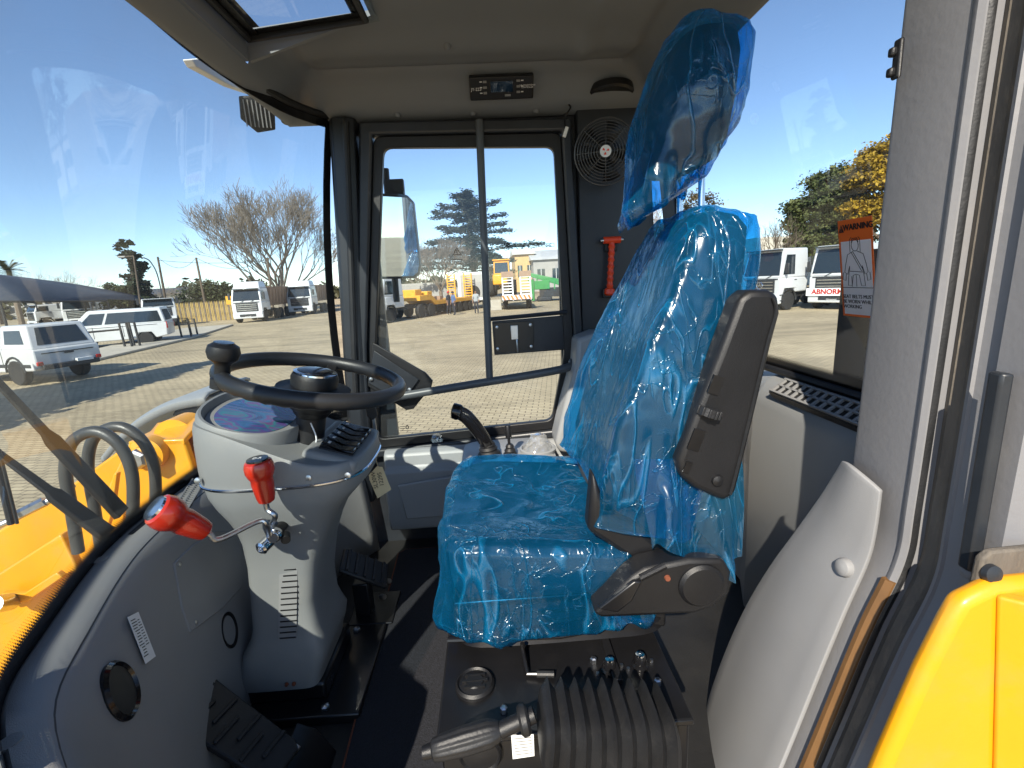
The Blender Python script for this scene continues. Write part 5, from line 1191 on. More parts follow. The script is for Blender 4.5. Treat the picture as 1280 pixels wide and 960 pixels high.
# truck tractor
def truck(label, px, py, heading, tip=None, high=True, group=None, lower=M_grill, tall=None, flat=False, at_xy=None, noclean=False):
    t = thing('truck', label, 'truck', group=group); Hh = tall or (3.45 if high else 3.0)
    MB().prism([(1.15, -1.22, .75), (1.15, -1.22, 1.75), (-1.10, -1.22, 1.75), (-1.10, -1.22, .95), (-.10, -1.22, .95), (.0, -1.22, 1.2), (.75, -1.22, 1.2), (.95, -1.22, .75)], (0, 2.44, 0)).build('cab_body', M_white, t, bevel=.08, seg=3)
    g = GH(-1.10, 1.15, 2.44, 1.73, -1.05, .82, 2.26, Hh-.55); g.body('cab_upper', M_white, t, .08)
    g.pane(t, 'f', [(-.90, .10), (.90, .10), (.86, .88), (-.86, .88)], name='windshield', lift=.02)
    for s_ in 'lr': g.pane(t, s_, [(.52, .12), (.94, .12), (.90, .78), (.55, .78)], name='side_window')
    if high: MB().loft([[Vector(p) for p in r] for r in ([(-1.05, -1.10, Hh-.56), (.80, -1.10, Hh-.56), (.80, 1.10, Hh-.56), (-1.05, 1.10, Hh-.56)], [(-1.02, -.95, Hh), (.25, -.92, Hh), (.25, .92, Hh), (-1.02, .95, Hh)])]).build('roof_fairing', M_white, t, bevel=.08, seg=3)
    MB().box((1.17, 0, 1.30), (.05, 1.75, .72)).build('grille', lower, t, bevel=.02)
    for k in range(4): MB().box((1.20, 0, 1.06+.16*k), (.03, 1.60, .05)).build('grille_bar', M_grill if lower is not M_grill else M_chrome, t)
    MB().box((1.10, 0, .60), (.26, 2.42, .48)).build('bumper', M_white if not flat else M_grill, t, bevel=.06)
    for y in (-.98, .98): MB().box((1.235, y, .78), (.05, .36, .20)).build('headlight', M_lamp, t, bevel=.02)
    MB().box((1.25, 0, .55), (.02, .5, .12)).build('number_plate', M_paper, t)
    MB().box((1.245, 0, .62), (.03, 1.30, .22)).build('lower_intake', M_grill, t, bevel=.01)
    MB().box((1.165, 0, 1.70), (.05, 2.10, .05)).build('wiper_panel', M_grill, t, bevel=.01)
    for y in (-.45, .35): MB().tube([(1.19, y, 1.74), (1.10, y+.5, 2.0)], .018, 5).build('wiper', M_grill, t)
    for y in (-1, 1):
        MB().box((.40, y*1.226, 1.45), (1.02, .012, .5)).build('door_seam', M_white, t, bevel=.004)
        MB().box((-.02, y*1.236, 1.62), (.18, .02, .04)).build('door_handle', M_grill, t)
        for z in (.55, .85): MB().box((1.0, y*1.20, z), (.30, .06, .05)).build('step', M_grill, t)
        MB().tube([(.37+.62*cos(pi*k/12), y*1.15, .52+.62*sin(pi*k/12)) for k in range(13)], .055, 6).build('wheel_arch', M_grill, t)
    for y in (-1.38, 1.38): MB().box((.92, y, 2.25), (.10, .20, .55)).build('side_mirror', M_grill, t, bevel=.03)
    MB().box((1.02, 0, Hh-.62), (.30, 2.1, .07)).build('sun_visor', M_vgl, t, bevel=.02)
    MB().box((-2.9, 0, .85), (4.4, .85, .28)).build('chassis', M_chas, t, bevel=.02)
    for x in (.37, -3.2, -4.5):
        for y in (-1.02, 1.02): wheelv(t, x, y, .50, .32)
    if tip == 'tipper':
        b_ = MB().loft([[Vector((x, y*s_, z)) for x, y in ((-1.6, -1), (-8.5, -1), (-8.5, 1), (-1.6, 1))] for z, s_ in ((1.25, 1.05), (2.9, 1.25))]).build('tipper_body', M_rust, t, bevel=.03)
        for k in range(7):
            for s_ in (-1, 1): MB().box((-2.2-k*.95, s_*1.19, 2.1), (.10, .14, 1.6)).build('side_stake', M_rust, b_)
        MB().box((-5.0, 0, 2.93), (6.9, 2.52, .08)).build('top_rail', M_rust, b_)
        for x in (-6.6, -7.9):
            for y in (-1.02, 1.02): wheelv(t, x, y, .50, .32)
    elif tip == 'box':
        MB().box((-4.3, 0, 2.3), (5.6, 2.45, 2.2)).build('box_body', M_white, t, bevel=.03)
    return place(t, px, py, heading, at_xy=at_xy)
truck('white truck tractor with brown tipper trailer next to the yellow road sign', 318, 402, (.12, -.99), 'tipper')
truck('white truck with black grille and tipper trailer under the bare tree', 381, 393, (.08, -.99), 'tipper', lower=M_grill)
truck('white truck with dark sun visor parked behind the minibus', 204, 408, (.52, -.85), None, high=False, flat=True)
truck('white truck tractor parked deep under the shade net carport', 62, 411, (-.55, -.83), None, high=False)
truck('white high roofed truck at the open end of the shade net carport', 104, 408, (.5, -.86), 'box')
truck('white truck tractor beyond the carport roof end', 130, 400, (.55, -.83), 'box', high=True)
tm = truck('white truck with round grille emblem in front of the green tree', 966, 386, (-.92, -.39), None, high=False, tall=3.85)
em = MB().tube([(1.225, .18*cos(a), 1.36+.18*sin(a)) for a in [2*pi*i/24 for i in range(24)]], .022, 6, closed=True)
for k in range(3):
    a = pi/2+2*pi*k/3; em.tube([(1.225, 0, 1.36), (1.225, .17*cos(a), 1.36+.17*sin(a))], .020, 5)
o = em.build('grille_emblem', M_chrome); o.parent = tm
tn = truck('white truck carrying a red lettered abnormal load board on its bumper', 1052, 385, (-.86, -.51), 'tipper', high=False, tall=3.85)
o = MB().box((1.30, 0, .93), (.03, 2.5, .40)).build('load_board', M_paper); o.parent = tn
o2 = text('ABNORMAL', .36, basis((1.318, 0, .93), (0, 1, 0), (0, 0, 1), (1, 0, 0)), M_redl, 'board_lettering', None, .004, bold=.012); o2.parent = o; o2.matrix_basis = basis((1.318, 0, .93), (0, 1, 0), (0, 0, 1), (1, 0, 0))

# low loader rig seen through the door glass
tk = truck('white truck pulling the yellow low loader trailer', 478, 403, (-.45, -.89), None, high=False, tall=3.6)
lt = thing('low_loader_trailer', 'yellow low loader trailer with raised ladder ramps', 'trailer')
MB().prism([(0, -1.2, 1.25), (0, -1.2, 1.65), (-1.8, -1.2, 1.65), (-2.6, -1.2, 1.15), (-9.2, -1.2, 1.15), (-9.2, -1.2, .85), (-2.4, -1.2, .85), (-1.7, -1.2, 1.25)], (0, 2.4, 0)).build('deck', M_trail, lt, bevel=.03)
MB().box((-.6, 0, 1.85), (1.0, 1.5, .45)).build('toolbox', M_trail, lt, bevel=.05); MB().box((-1.9, .5, 1.75), (.8, 1.0, .3)).build('winch', M_trail, lt, bevel=.05)
for yy in (-.85, .85):
    rp = MB().box((-9.2, yy-.38, 2.15), (.12, .09, 2.1)).box((-9.2, yy+.38, 2.15), (.12, .09, 2.1)).build('ramp', M_trail, lt)
    for k in range(9): MB().box((-9.2, yy, 1.25+.22*k), (.10, .70, .08)).build('rung', M_trail, rp)
for x in (-5.6, -6.7, -7.8, -8.8):
    for y in (-1.0, 1.0): wheelv(lt, x, y, .42, .4)
for x in (-3.3, -4.3): MB().box((x, 0, 1.3), (.5, 1.4, .3)).build('crate', M_rust, lt, bevel=.02)
h = Vector((-.45, -.89)).normalized(); tkp = tk.location
lt.location = (tkp.x-h.x*3.0, tkp.y-h.y*3.0, GZ); lt.rotation_euler = tk.rotation_euler; lt.scale = (.86, 1, 1)
# service van seen from behind
sv = thing('service_truck', 'white box truck seen from behind with a spare wheel on its door', 'truck')
MB().box((0, 0, 2.0), (4.5, 2.3, 2.5)).build('box_body', M_white, sv, bevel=.05); MB().box((-2.26, 0, 2.05), (.04, 1.9, 2.0)).build('rear_door', M_wallg, sv, bevel=.02)
MB().lathe([(.22, 0), (.52, .0), (.55, .10), (.52, .2), (.22, .2)], (-2.28, -.2, 1.55), (-1, 0, 0), 24).build('spare_wheel', M_tyre, sv)
for y in (-1.18, 1.18): MB().box((-2.2, y, 2.0), (.12, .06, 2.5)).build('corner_post', M_paper, sv)
MB().box((-2.2, -1.25, 1.35), (.3, .30, .8)).build('gas_bottle', M_cyan, sv, bevel=.1)
MB().box((0, 0, .62), (4.4, .9, .25)).build('chassis', M_chas, sv)
for x in (-1.4, 1.7):
    for y in (-.98, .98): wheelv(sv, x, y, .46, .3)
place(sv, 598, 388, (.12, .99), at_xy=(-1.35, 46))
# equipment trailer with white ladder ramps and the yellow loader on it
et = thing('equipment_trailer', 'flat trailer with upright white ladder ramps and orange striped board', 'trailer')
MB().box((0, 0, .85), (7.5, 2.5, .25)).build('deck', M_chas, et, bevel=.02)
for yy in (-.72, .72):
    rp = MB().box((-3.8, yy-.40, 1.9), (.10, .10, 2.3)).box((-3.8, yy+.40, 1.9), (.10, .10, 2.3)).build('ramp', M_paper, et)
    for k in range(9): MB().box((-3.8, yy, 1.0+.23*k), (.08, .72, .08)).build('rung', M_paper, rp)
    MB().box((-3.86, yy, 2.85), (.06, .95, .42)).build('ramp_plate', M_rust, rp)
bd = MB().box((-3.92, 0, 1.02), (.04, 2.4, .36)).build('striped_board', M_paper, et)
for k in range(7): MB().add([(-3.945, -1.15+.34*k, .85), (-3.945, -.97+.34*k, .85), (-3.945, -.80+.34*k, 1.19), (-3.945, -.98+.34*k, 1.19)], [(0, 1, 2, 3)]).build('stripe', M_orred, bd, ang=0)
for x in (-2.2, -1.1, 0):
    for y in (-1.0, 1.0): wheelv(et, x, y, .42, .4)
place(et, 648, 385, (.05, 1), at_xy=(2.35, 43))
yl = thing('yellow_wheel_loader', 'yellow wheel loader with glazed cab standing on the far trailer', 'loader')
g = GH(-.8, .9, 1.5, 1.6, -.7, .7, 1.4, 3.2); g.body('cab', M_yellow, yl, .05)
for s_ in 'lr': g.pane(yl, s_, [(.08, .1), (.92, .1), (.9, .88), (.1, .88)])
g.pane(yl, 'f', [(-.85, .08), (.85, .08), (.85, .88), (-.85, .88)]); g.pane(yl, 'b', [(-.85, .3), (.85, .3), (.85, .88), (-.85, .88)])
MB().box((0, 0, 3.25), (1.7, 1.6, .12)).build('cab_roof', M_yellow, yl, bevel=.04); MB().box((-1.9, 0, 1.5), (2.2, 1.3, .9)).build('hood', M_yellow, yl, bevel=.1); MB().box((1.6, 0, 1.1), (1.6, .9, .7)).build('front_frame', M_yellow, yl, bevel=.08)
for x in (-1.5, 1.5):
    for y in (-.95, .95): wheelv(yl, x, y, .72, .5, M_trail)
place(yl, 632, 372, (.1, 1), dz=.98, at_xy=(1.25, 46))
rmp = thing('loading_ramp', 'pale loading ramp sloping down to the paving', 'ramp', (.6, 41, GZ))
MB().prism([(0, 40.2, GZ+.01), (0, 43.2, GZ+.75), (0, 43.2, GZ+.6), (0, 40.4, GZ+.0)], (.9, 0, 0)).build('ramp_deck', M_conc, rmp)
for k in range(8): MB().box((.45, 40.5+k*.36, GZ+.09+k*.091), (.86, .06, .05)).build('cleat', M_conc, rmp)
gm = thing('green_screening_machine', 'green screening machine with a sloping conveyor behind the trailers', 'machine')
MB().prism([(-3.0, -1.0, 3.3), (-3.0, -1.0, 3.0), (3.2, -1.0, .9), (3.2, -1.0, 1.7)], (0, 2.0, 0)).build('conveyor', M_green, gm, bevel=.03); MB().box((.9, 0, .9), (3.6, 2.2, .9)).build('chassis', M_chas, gm, bevel=.04)
for k in range(5): MB().box((-2.0+k*.9, -1.05, 2.55-k*.30), (.12, .12, .9)).build('rib', M_green, gm)
MB().box((-.6, -1.1, 1.7), (1.6, .2, .9)).build('side_panel', M_green, gm, bevel=.04); MB().box((2.0, -1.1, 1.6), (1.2, .15, .5)).build('hopper_plate', M_grill, gm); MB().box((-1.6, 0, 1.2), (.3, 1.6, 2.2)).build('support', M_green, gm)
for x in (-.4, 2.0): MB().box((x, 0, .25), (1.6, 2.3, .5)).build('track', M_chas, gm, bevel=.15)
place(gm, 682, 372, (1, -.12), at_xy=(6.2, 52))
# ------------------------------------------------------------------ people
def person(label, px, py, shirt, trousers, hair, arms, face=(0, -1), Y=None, hat=None, h=1.76):
    me = bpy.data.meshes.new('person'); k = h/1.76
    V = [(0,0,.95),(0,.01,1.18),(0,.0,1.40),(0,.01,1.52),(0,-.02,1.64),(0,-.02,1.72), (.10,0,.90),(.115,-.03,.50),(.11,.02,.08),(.11,-.13,.03), (-.10,0,.90),(-.12,.06,.50),(-.115,.13,.10),(-.115,-.01,.03),
         (.19,.0,1.40),(.24,.02,1.13),(.24+arms*.02,-.08-arms*.10,.90+arms*.18),(.22-arms*.06,-.13-arms*.13,.80+arms*.24), (-.19,0,1.40),(-.24,.02,1.13),(-.25,-.06,.90),(-.24,-.10,.79)]
    E_ = [(0,1),(1,2),(2,3),(3,4),(4,5),(0,6),(6,7),(7,8),(8,9),(0,10),(10,11),(11,12),(12,13),(2,14),(14,15),(15,16),(16,17),(2,18),(18,19),(19,20),(20,21)]
    R_ = [(.16,.11),(.15,.11),(.165,.11),(.058,.058),(.085,.10),(.075,.09),(.095,.10),(.065,.07),(.045,.05),(.04,.035),(.095,.10),(.065,.07),(.045,.05),(.04,.035),(.07,.07),(.048,.048),(.038,.038),(.035,.03),(.07,.07),(.048,.048),(.038,.038),(.035,.03)]
    me.from_pydata([(x*k, y*k, z*k) for x, y, z in V], E_, []); o = bpy.data.objects.new('person', me); scn.collection.objects.link(o)
    m = o.modifiers.new('skin', 'SKIN'); sv_ = me.skin_vertices[0].data
    for i, r in enumerate(R_): sv_[i].radius = (r[0]*k, r[1]*k)
    sv_[0].use_root = True; m2 = o.modifiers.new('s', 'SUBSURF'); m2.levels = 2; m2.render_levels = 2
    dg = bpy.context.evaluated_depsgraph_get(); dg.update(); me2 = bpy.data.meshes.new_from_object(o.evaluated_get(dg)); bpy.data.objects.remove(o)
    for mm in (shirt, trousers, M_skin, M_shoe, hair): me2.materials.append(mm)
    for p in me2.polygons:
        c = p.center; z = c.z/k; p.use_smooth = True
        hand = abs(c.x/k) > .15 and z < 1.12
        p.material_index = 3 if z < .07 else 1 if (z < .93 and not (hand and z > .72)) else 2 if hand else 0 if z < 1.5 else (4 if (z > 1.69 or (c.y/k > .03 and z > 1.58)) else 2)
    o = bpy.data.objects.new('person', me2); scn.collection.objects.link(o); tag(o, label, 'person')
    g_ = G(px, py); o.location = (g_.x, g_.y, GZ+.005)
    o.rotation_euler = (0, 0, math.atan2(face[1], face[0])+pi/2)
    if hat:
        MB().lathe([(.10*k, 1.68*k), (.105*k, 1.73*k), (.08*k, 1.80*k), (.02, 1.82*k)], (0, -.02*k, 0), (0, 0, 1), 16).build('cap', hat).parent = o
    return o
M_skin = mat('skin', (.22, .12, .075), .6, var=.06); M_shoe = mat('shoe', (.02, .02, .02), .5); M_hair = mat('hair', (.02, .015, .012), .7)
M_navy = mat('navy_cloth', (.018, .022, .035), .85, var=.15); M_blue = mat('blue_shirt', (.08, .14, .28), .8, var=.12); M_gry = mat('grey_shirt', (.30, .32, .33), .85, var=.1)
person('person in dark clothes and red cap standing beside another in blue', 562, 393, M_navy, M_navy, M_hair, 1, (.8, -.5), hat=M_redl)
person('person in a blue shirt and navy trousers standing on the paving', 568, 394, M_blue, M_navy, M_hair, .6, (-.7, -.6), hat=M_navy)
person('person in a grey shirt walking across the paving past the box truck', 596, 392, M_gry, M_navy, M_hair, .3, (-.1, -1))
# ------------------------------------------------------------------ trees
def baretree(name, label, base, H, R, seed, trunk_h=.16, m=M_barkg, lv=6, r0=None, spread=.62, group=None, open_=.85):
    rn = random.Random(seed); t = thing(name, label, 'tree', (base[0], base[1], GZ), group); segs = []
    r0 = r0 or H*.028
    def grow(p, d, L, r, k):
        q = p; n = 3; pts = [p]; rad_ = [r]
        for i in range(n):
            d = (d+Vector((rn.gauss(0, .10), rn.gauss(0, .10), rn.gauss(.05, .06)))).normalized(); q = q+d*(L/n); pts.append(q); rad_.append(r*(1-.35*(i+1)/n))
        segs.append((k, pts, rad_))
        if k >= lv: return
        nb = 3 if k < lv-2 else rn.choice((2, 3, 3))
        for b in range(nb):
            a = rn.uniform(0, 2*pi); x, y, z = frame(d); sp = spread*rn.uniform(.55, 1.15)
            nd = (d*cos(sp)+(x*cos(a)+y*sin(a))*sin(sp)+Vector((0, 0, .12))).normalized()
            s = pts[rn.choice((2, 3, 3))]; grow(s, nd, L*rn.uniform(.66, .86), r*.56, k+1)
    g0 = Vector((base[0], base[1], GZ)); th = H*trunk_h
    tr = [g0+Vector((0, 0, -.1)), g0+Vector((.05, 0, th*.5)), g0+Vector((0, 0, th))]
    MB().tube(tr, [r0*1.3, r0*1.05, r0], 10).build('trunk', m, t)
    nm = 7 if open_ < 1 else 9
    for b in range(nm):
        a = 2*pi*b/nm+rn.uniform(-.3, .3); sp = rn.uniform(.12, open_) if open_ < 1 else (.10, .95, .40, .70, .22, 1.05, .55, .82, .35)[b]
        grow(tr[2], Vector((cos(a)*sin(sp), sin(a)*sin(sp), cos(sp))), H*.26*rn.uniform(.8, 1.15), r0*.45, 1)
    top = max(p.z for s in segs for p in s[1])-GZ; sc_ = H/top
    allr = sorted(max(abs(p.x-g0.x), .1) for s in segs for p in s[1]); rx = allr[int(len(allr)*.98)]; sx = R/rx
    f = lambda p: Vector((g0.x+(p.x-g0.x)*sx, g0.y+(p.y-g0.y)*sx, GZ+th+(p.z-GZ-th)*((H-th)/(top-th))))
    mb = MB()
    for k, pts, rr in segs: mb.tube([f(p) for p in pts], [max(r, H*.0011) for r in rr], 5 if k < 3 else 3)
    mb.build('branches', m, t, ang=0); return t
def leaftree(name, label, base, H, lobes, seed, m, n=5000, leaf=.3, trunk=True, group=None, flat=.55, mt=None):
    rn = random.Random(seed); t = thing(name, label, 'tree', (base[0], base[1], GZ), group)
    g0 = Vector((base[0], base[1], GZ)); vs = []; fs = []
    tot = sum(l[3]**2 for l in lobes); clumps = []
    for (lx, ly, lz, lr) in lobes:
        for i in range(max(8, int(lr*lr*9))):
            d = Vector((rn.gauss(0, 1), rn.gauss(0, 1), rn.gauss(0, 1))).normalized(); clumps.append((g0+Vector((lx, ly, lz))+Vector((d.x*lr, d.y*lr, d.z*lr*.85))*rn.uniform(.55, 1.0), lr*rn.uniform(.18, .34)))
    for i in range(n):
        c, r = rn.choice(clumps); d = Vector((rn.gauss(0, .5), rn.gauss(0, .5), rn.gauss(0, .5*flat))); p = c+d*r*1.5; s = leaf*rn.uniform(.6, 1.3)
        a = Vector((rn.gauss(0, 1), rn.gauss(0, 1), rn.gauss(0, .6))).normalized()*s; b_ = Vector((rn.gauss(0, 1), rn.gauss(0, 1), rn.gauss(0, .6))); b_ = (b_-a*b_.dot(a)/a.dot(a)).normalized()*s*.6
        k = len(vs); vs += [p-a*.5, p+b_*.5, p+a*.5, p-b_*.5]; fs.append((k, k+1, k+2, k+3))
    MB().add(vs, fs).build('crown', m, t, ang=0)
    if trunk:
        mb = MB(); mb.tube([g0+Vector((0, 0, -.1)), g0+Vector((.1, 0, H*.3)), g0+Vector((0, .1, H*.72))], [H*.03, H*.024, H*.008], 8)
        for (lx, ly, lz, lr) in lobes: mb.tube([g0+Vector((.06, .03, H*.28)), g0+Vector((lx*.5, ly*.5, lz*.72)), g0+Vector((lx, ly, lz))], [H*.014, H*.009, H*.003], 5)
        mb.build('trunk', mt or M_bark, t)
    return t
def bx(px, py, Y):
    p = AY(px, py, Y); return (p.x, Y)
def hh(px, py, Y): return AY(px, py, Y).z-GZ
M_barkd = mat('dark_twig_bark', (.17, .145, .12), .9, var=.25, vscale=3)
M_olive = leafmat('olive_leaves', (.030, .045, .014), (.12, .13, .045), .5)
M_gold = leafmat('golden_leaves', (.16, .105, .012), (.40, .25, .02), .4)
M_dgreen = leafmat('dark_conifer_leaves', (.010, .018, .010), (.030, .045, .020), 1.0)
M_mid = leafmat('dull_green_leaves', (.035, .045, .020), (.085, .092, .042), .6)
M_brownl = leafmat('brown_leaves', (.06, .045, .025), (.14, .105, .055), .6)
M_cedar = leafmat('cedar_needles', (.020, .030, .022), (.065, .072, .048), .8)
b = bx(352, 380, 62); H_ = hh(350, 220, 62)
baretree('plane_tree', 'tall bare spreading tree behind the tipper trailers', b, H_, 6.9, 11, lv=7, spread=.56, trunk_h=.10, m=M_barkd, open_=1.35)
b = bx(75, 380, 75); baretree('bare_tree', 'small bare tree showing over the shade net carport', b, hh(75, 335, 75), 4.6, 4, lv=6)
b = bx(223, 380, 70); baretree('bare_shrub', 'low twiggy brown shrub beside the round green tree and fence', b, hh(225, 352, 70), 2.8, 9, lv=6, trunk_h=.06)
b = bx(552, 380, 66); baretree('bare_tree', 'wide brown bare tree left of the layered cedar', b, hh(552, 292, 66), 4.6, 21, lv=7, m=M_bark)
b = bx(606, 380, 70); baretree('bare_tree', 'brown bare tree low in front of the layered cedar', b, hh(606, 318, 70), 4.2, 23, lv=6, m=M_bark)
b = bx(528, 380, 80); baretree('bare_tree', 'pale bare tree seen just past the door mirror', b, hh(528, 305, 80), 4.5, 33, lv=6, m=M_barkg)
b = bx(966, 350, 42); baretree('bare_tree', 'small leafless pruned tree above the emblem truck', b, hh(966, 266, 42), 2.0, 14, lv=5, m=M_bark, spread=.8)
Hc = hh(170, 298, 56); b = bx(176, 380, 56)
rn = random.Random(2); lob = [(rn.uniform(-.5, .5)*(1-.5*i/11), rn.uniform(-.4, .4), 1.2+(Hc-1.6)*i/11, 1.55-.95*i/11) for i in range(12)]
leaftree('columnar_conifer', 'tall narrow dark conifer beside the street lamp', b, Hc, lob, 5, M_dgreen, 12000, .34)
b = bx(152, 380, 55); Hq = hh(152, 347, 55)
leaftree('round_tree', 'rounded olive tree left of the narrow conifer', b, Hq, [(0, 0, Hq*.62, 1.7), (-1.1, 0, Hq*.5, 1.3), (1.0, .2, Hq*.5, 1.3)], 6, M_mid, 4500, .3)
b = bx(265, 380, 66); Hq = hh(265, 347, 66)
leaftree('round_tree', 'broad dull green tree behind the palisade fence', b, Hq, [(0, 0, Hq*.6, 2.1), (-2, 0, Hq*.5, 1.8), (2.0, .2, Hq*.5, 1.9), (3.2, 0, Hq*.4, 1.4), (-3.1, 0, Hq*.4, 1.4)], 7, M_mid, 8000, .32)
# cedar in flat layers
b = bx(596, 380, 72); Hq = hh(592, 238, 72); g0 = Vector((b[0], b[1], GZ)); ce = thing('cedar_tree', 'tall cedar with flat layered branches behind the yard', 'tree', g0)
MB().tube([g0, g0+Vector((-.2, 0, Hq*.5)), g0+Vector((-.6, 0, Hq*.97))], [.45, .3, .06], 8).build('trunk', M_bark, ce)
rn = random.Random(8); vs = []; fs = []; mbb = MB()
for i in range(64):
    t_ = (i/63)**.9; z = Hq*(.26+.72*t_); Lb = (8.2*(1-t_)**.8+.7)*rn.choice((.35, .55, .8, 1.1))*rn.uniform(.85, 1.1); a = i*2.4+rn.uniform(-.4, .4); d = Vector((cos(a)*1.25, sin(a), .0)); p0 = g0+Vector((-.6*t_, 0, z)); up_ = .22 if t_ > .6 else .06
    p1 = p0+d*Lb+Vector((0, 0, Lb*up_+rn.uniform(-.9, .6))); mbb.tube([p0, p0.lerp(p1, .5)+Vector((0, 0, .15)), p1], [.10, .06, .02], 5)
    for k in range(int(60+Lb*75)):
        u = rn.random()**.7; c = p0.lerp(p1, u)+Vector((0, 0, .15*sin(pi*u)))+Vector((rn.gauss(0, .40), rn.gauss(0, .40), rn.gauss(0, .20)))*(1.35-.6*u)
        a_ = Vector((rn.gauss(0, 1), rn.gauss(0, 1), rn.gauss(0, .25))).normalized()*rn.uniform(.15, .38); b_ = Vector((rn.gauss(0, 1), rn.gauss(0, 1), rn.gauss(0, .5))).normalized()*.12; q = len(vs); vs += [c-a_, c+b_, c+a_, c-b_]; fs.append((q, q+1, q+2, q+3))
MB().add(vs, fs).build('crown', M_cedar, ce, ang=0); mbb.build('limbs', M_bark, ce)
# right hand trees
b = bx(1030, 350, 50); Hq = hh(1035, 198, 50)
leaftree('broadleaf_tree', 'large dark green leafy tree behind the emblem truck', b, Hq, [(0, 0, Hq*.76, 2.5), (-2.2, 0, Hq*.60, 2.2), (2.0, .3, Hq*.66, 2.2), (-2.6, 0, Hq*.36, 1.6), (.5, -.5, Hq*.45, 2.2), (2.8, 0, Hq*.4, 1.8)], 41, M_olive, 42000, .34)
b = bx(1100, 350, 46); Hq = hh(1110, 150, 46)
leaftree('golden_tree', 'golden yellow autumn tree beside the dark green one', b, Hq, [(0, 0, Hq*.80, 2.2), (-1.9, 0, Hq*.68, 1.9), (2.2, .3, Hq*.70, 2.2), (-2.2, 0, Hq*.46, 1.8), (.5, -.5, Hq*.5, 2.2), (2.8, 0, Hq*.4, 2.0)], 42, M_gold, 40000, .34)
b = bx(870, 350, 52); Hq = hh(870, 222, 52)
leaftree('brown_leaved_tree', 'brownish thin leaved tree glimpsed between headrest and backrest', b, Hq, [(0, 0, Hq*.75, 2.0), (-1.4, 0, Hq*.5, 1.8), (1.4, 0, Hq*.5, 1.8)], 44, M_brownl, 5000, .26)
b = bx(820, 350, 56); baretree('bare_tree', 'bare tree glimpsed between headrest and backrest', b, hh(820, 245, 56), 3.4, 51, lv=6)
# palms
def palm(label, px, pytop, Y, seed):
    b = bx(px, 380, Y); Hq = hh(px, pytop+12, Y); g0 = Vector((b[0], b[1], GZ)); rn = random.Random(seed)
    t = thing('palm_tree', label, 'tree', g0); MB().tube([g0, g0+Vector((.1, 0, Hq))], [.35, .26], 8).build('trunk', M_bark, t); c = g0+Vector((.1, 0, Hq)); mb = MB()
    for k in range(34):
        a = rn.uniform(0, 2*pi); e = rn.uniform(-.5, 1.2); L = rn.uniform(1.5, 2.1); d = Vector((cos(a)*cos(e), sin(a)*cos(e), sin(e))); pts = [c+d*(L*u)+Vector((0, 0, -.55*u*u*L*.5)) for u in (0, .35, .7, 1)]
        for i in range(3):
            for s_ in range(4):
                p = pts[i].lerp(pts[i+1], s_/4)
                for sg in (-1, 1):
                    n = d.cross(Vector((0, 0, 1))).normalized()*sg; q = p+n*.45+d*.25+Vector((0, 0, -.1)); mb.add([p, p+d*.10, q], [(0, 1, 2)])
    mb.build('fronds', M_mid, t, ang=0); return t
palm('palm tree with full round head rising over the carport roof', 21, 325, 68, 1)
palm('palm tree half hidden at the high end of the carport roof', -6, 334, 72, 2)
# ------------------------------------------------------------------ street things
def pole(px0, py0, px1, py1, Y, name, label, cat, r=.12, m=M_wood, group=None):
    a = AY(px1, py1, Y); a = Vector((a.x, Y, GZ)); b = AY(px0, py0, Y); return tag(MB().tube([a, b], [r*1.2, r*.8], 8).build(name, m), label, cat, group), b
o, pA = pole(197, 321, 206, 372, 60, 'utility_pole', 'timber utility pole right behind the curved street lamp', 'pole', .13)
o, pB = pole(245, 322, 259, 392, 58, 'utility_pole', 'leaning timber utility pole in front of the broad green tree', 'pole', .13)
o, pC = pole(334, 322, 341, 385, 56, 'utility_pole', 'timber utility pole behind the white truck and its tipper trailer', 'pole', .12)
def wire(a, b, sag, label): tag(MB().tube([a.lerp(b, i/14)+Vector((0, 0, -sag*4*(i/14)*(1-i/14))) for i in range(15)], .022, 4).build('overhead_wire', M_chas), label, 'wire')
wire(pA, pB, 1.2, 'sagging overhead wire between the first two utility poles'); wire(pB, pC, 1.2, 'overhead wire from the leaning pole to the truck side pole'); wire(pA+Vector((0, 0, -.4)), pC+Vector((0, 0, -.3)), .3, 'long straight overhead wire passing behind the leaning pole')
sl_ = thing('street_lamp', 'straight street lamp with a short arm in front of the conifer', 'street lamp', (*bx(174, 380, 50), GZ))
a = AY(167, 320, 50); b0_ = Vector((*bx(175, 385, 50), GZ)); P(MB().tube([b0_, a], [.12, .07], 8), 'post', M_wood, sl_); e_ = AY(155, 321, 50); P(MB().tube([a, e_], .05, 6), 'arm', M_wood, sl_); P(MB().box(e_+Vector((-.2, 0, 0)), (.7, .25, .16)), 'lamp_head', M_wallg, sl_, bevel=.04)
s2 = thing('street_lamp', 'curved swan neck street lamp behind the straight one', 'street lamp', (*bx(205, 380, 58), GZ))
P(MB().tube(spline([Vector((*bx(206, 385, 58), GZ)), AY(198, 348, 58), AY(190, 330, 58), AY(182, 323, 58), AY(168, 321, 58)], 6), .07, 6), 'post', M_wallg, s2); P(MB().box(AY(166, 321, 58), (.7, .25, .14)), 'lamp_head', M_wallg, s2, bevel=.04)
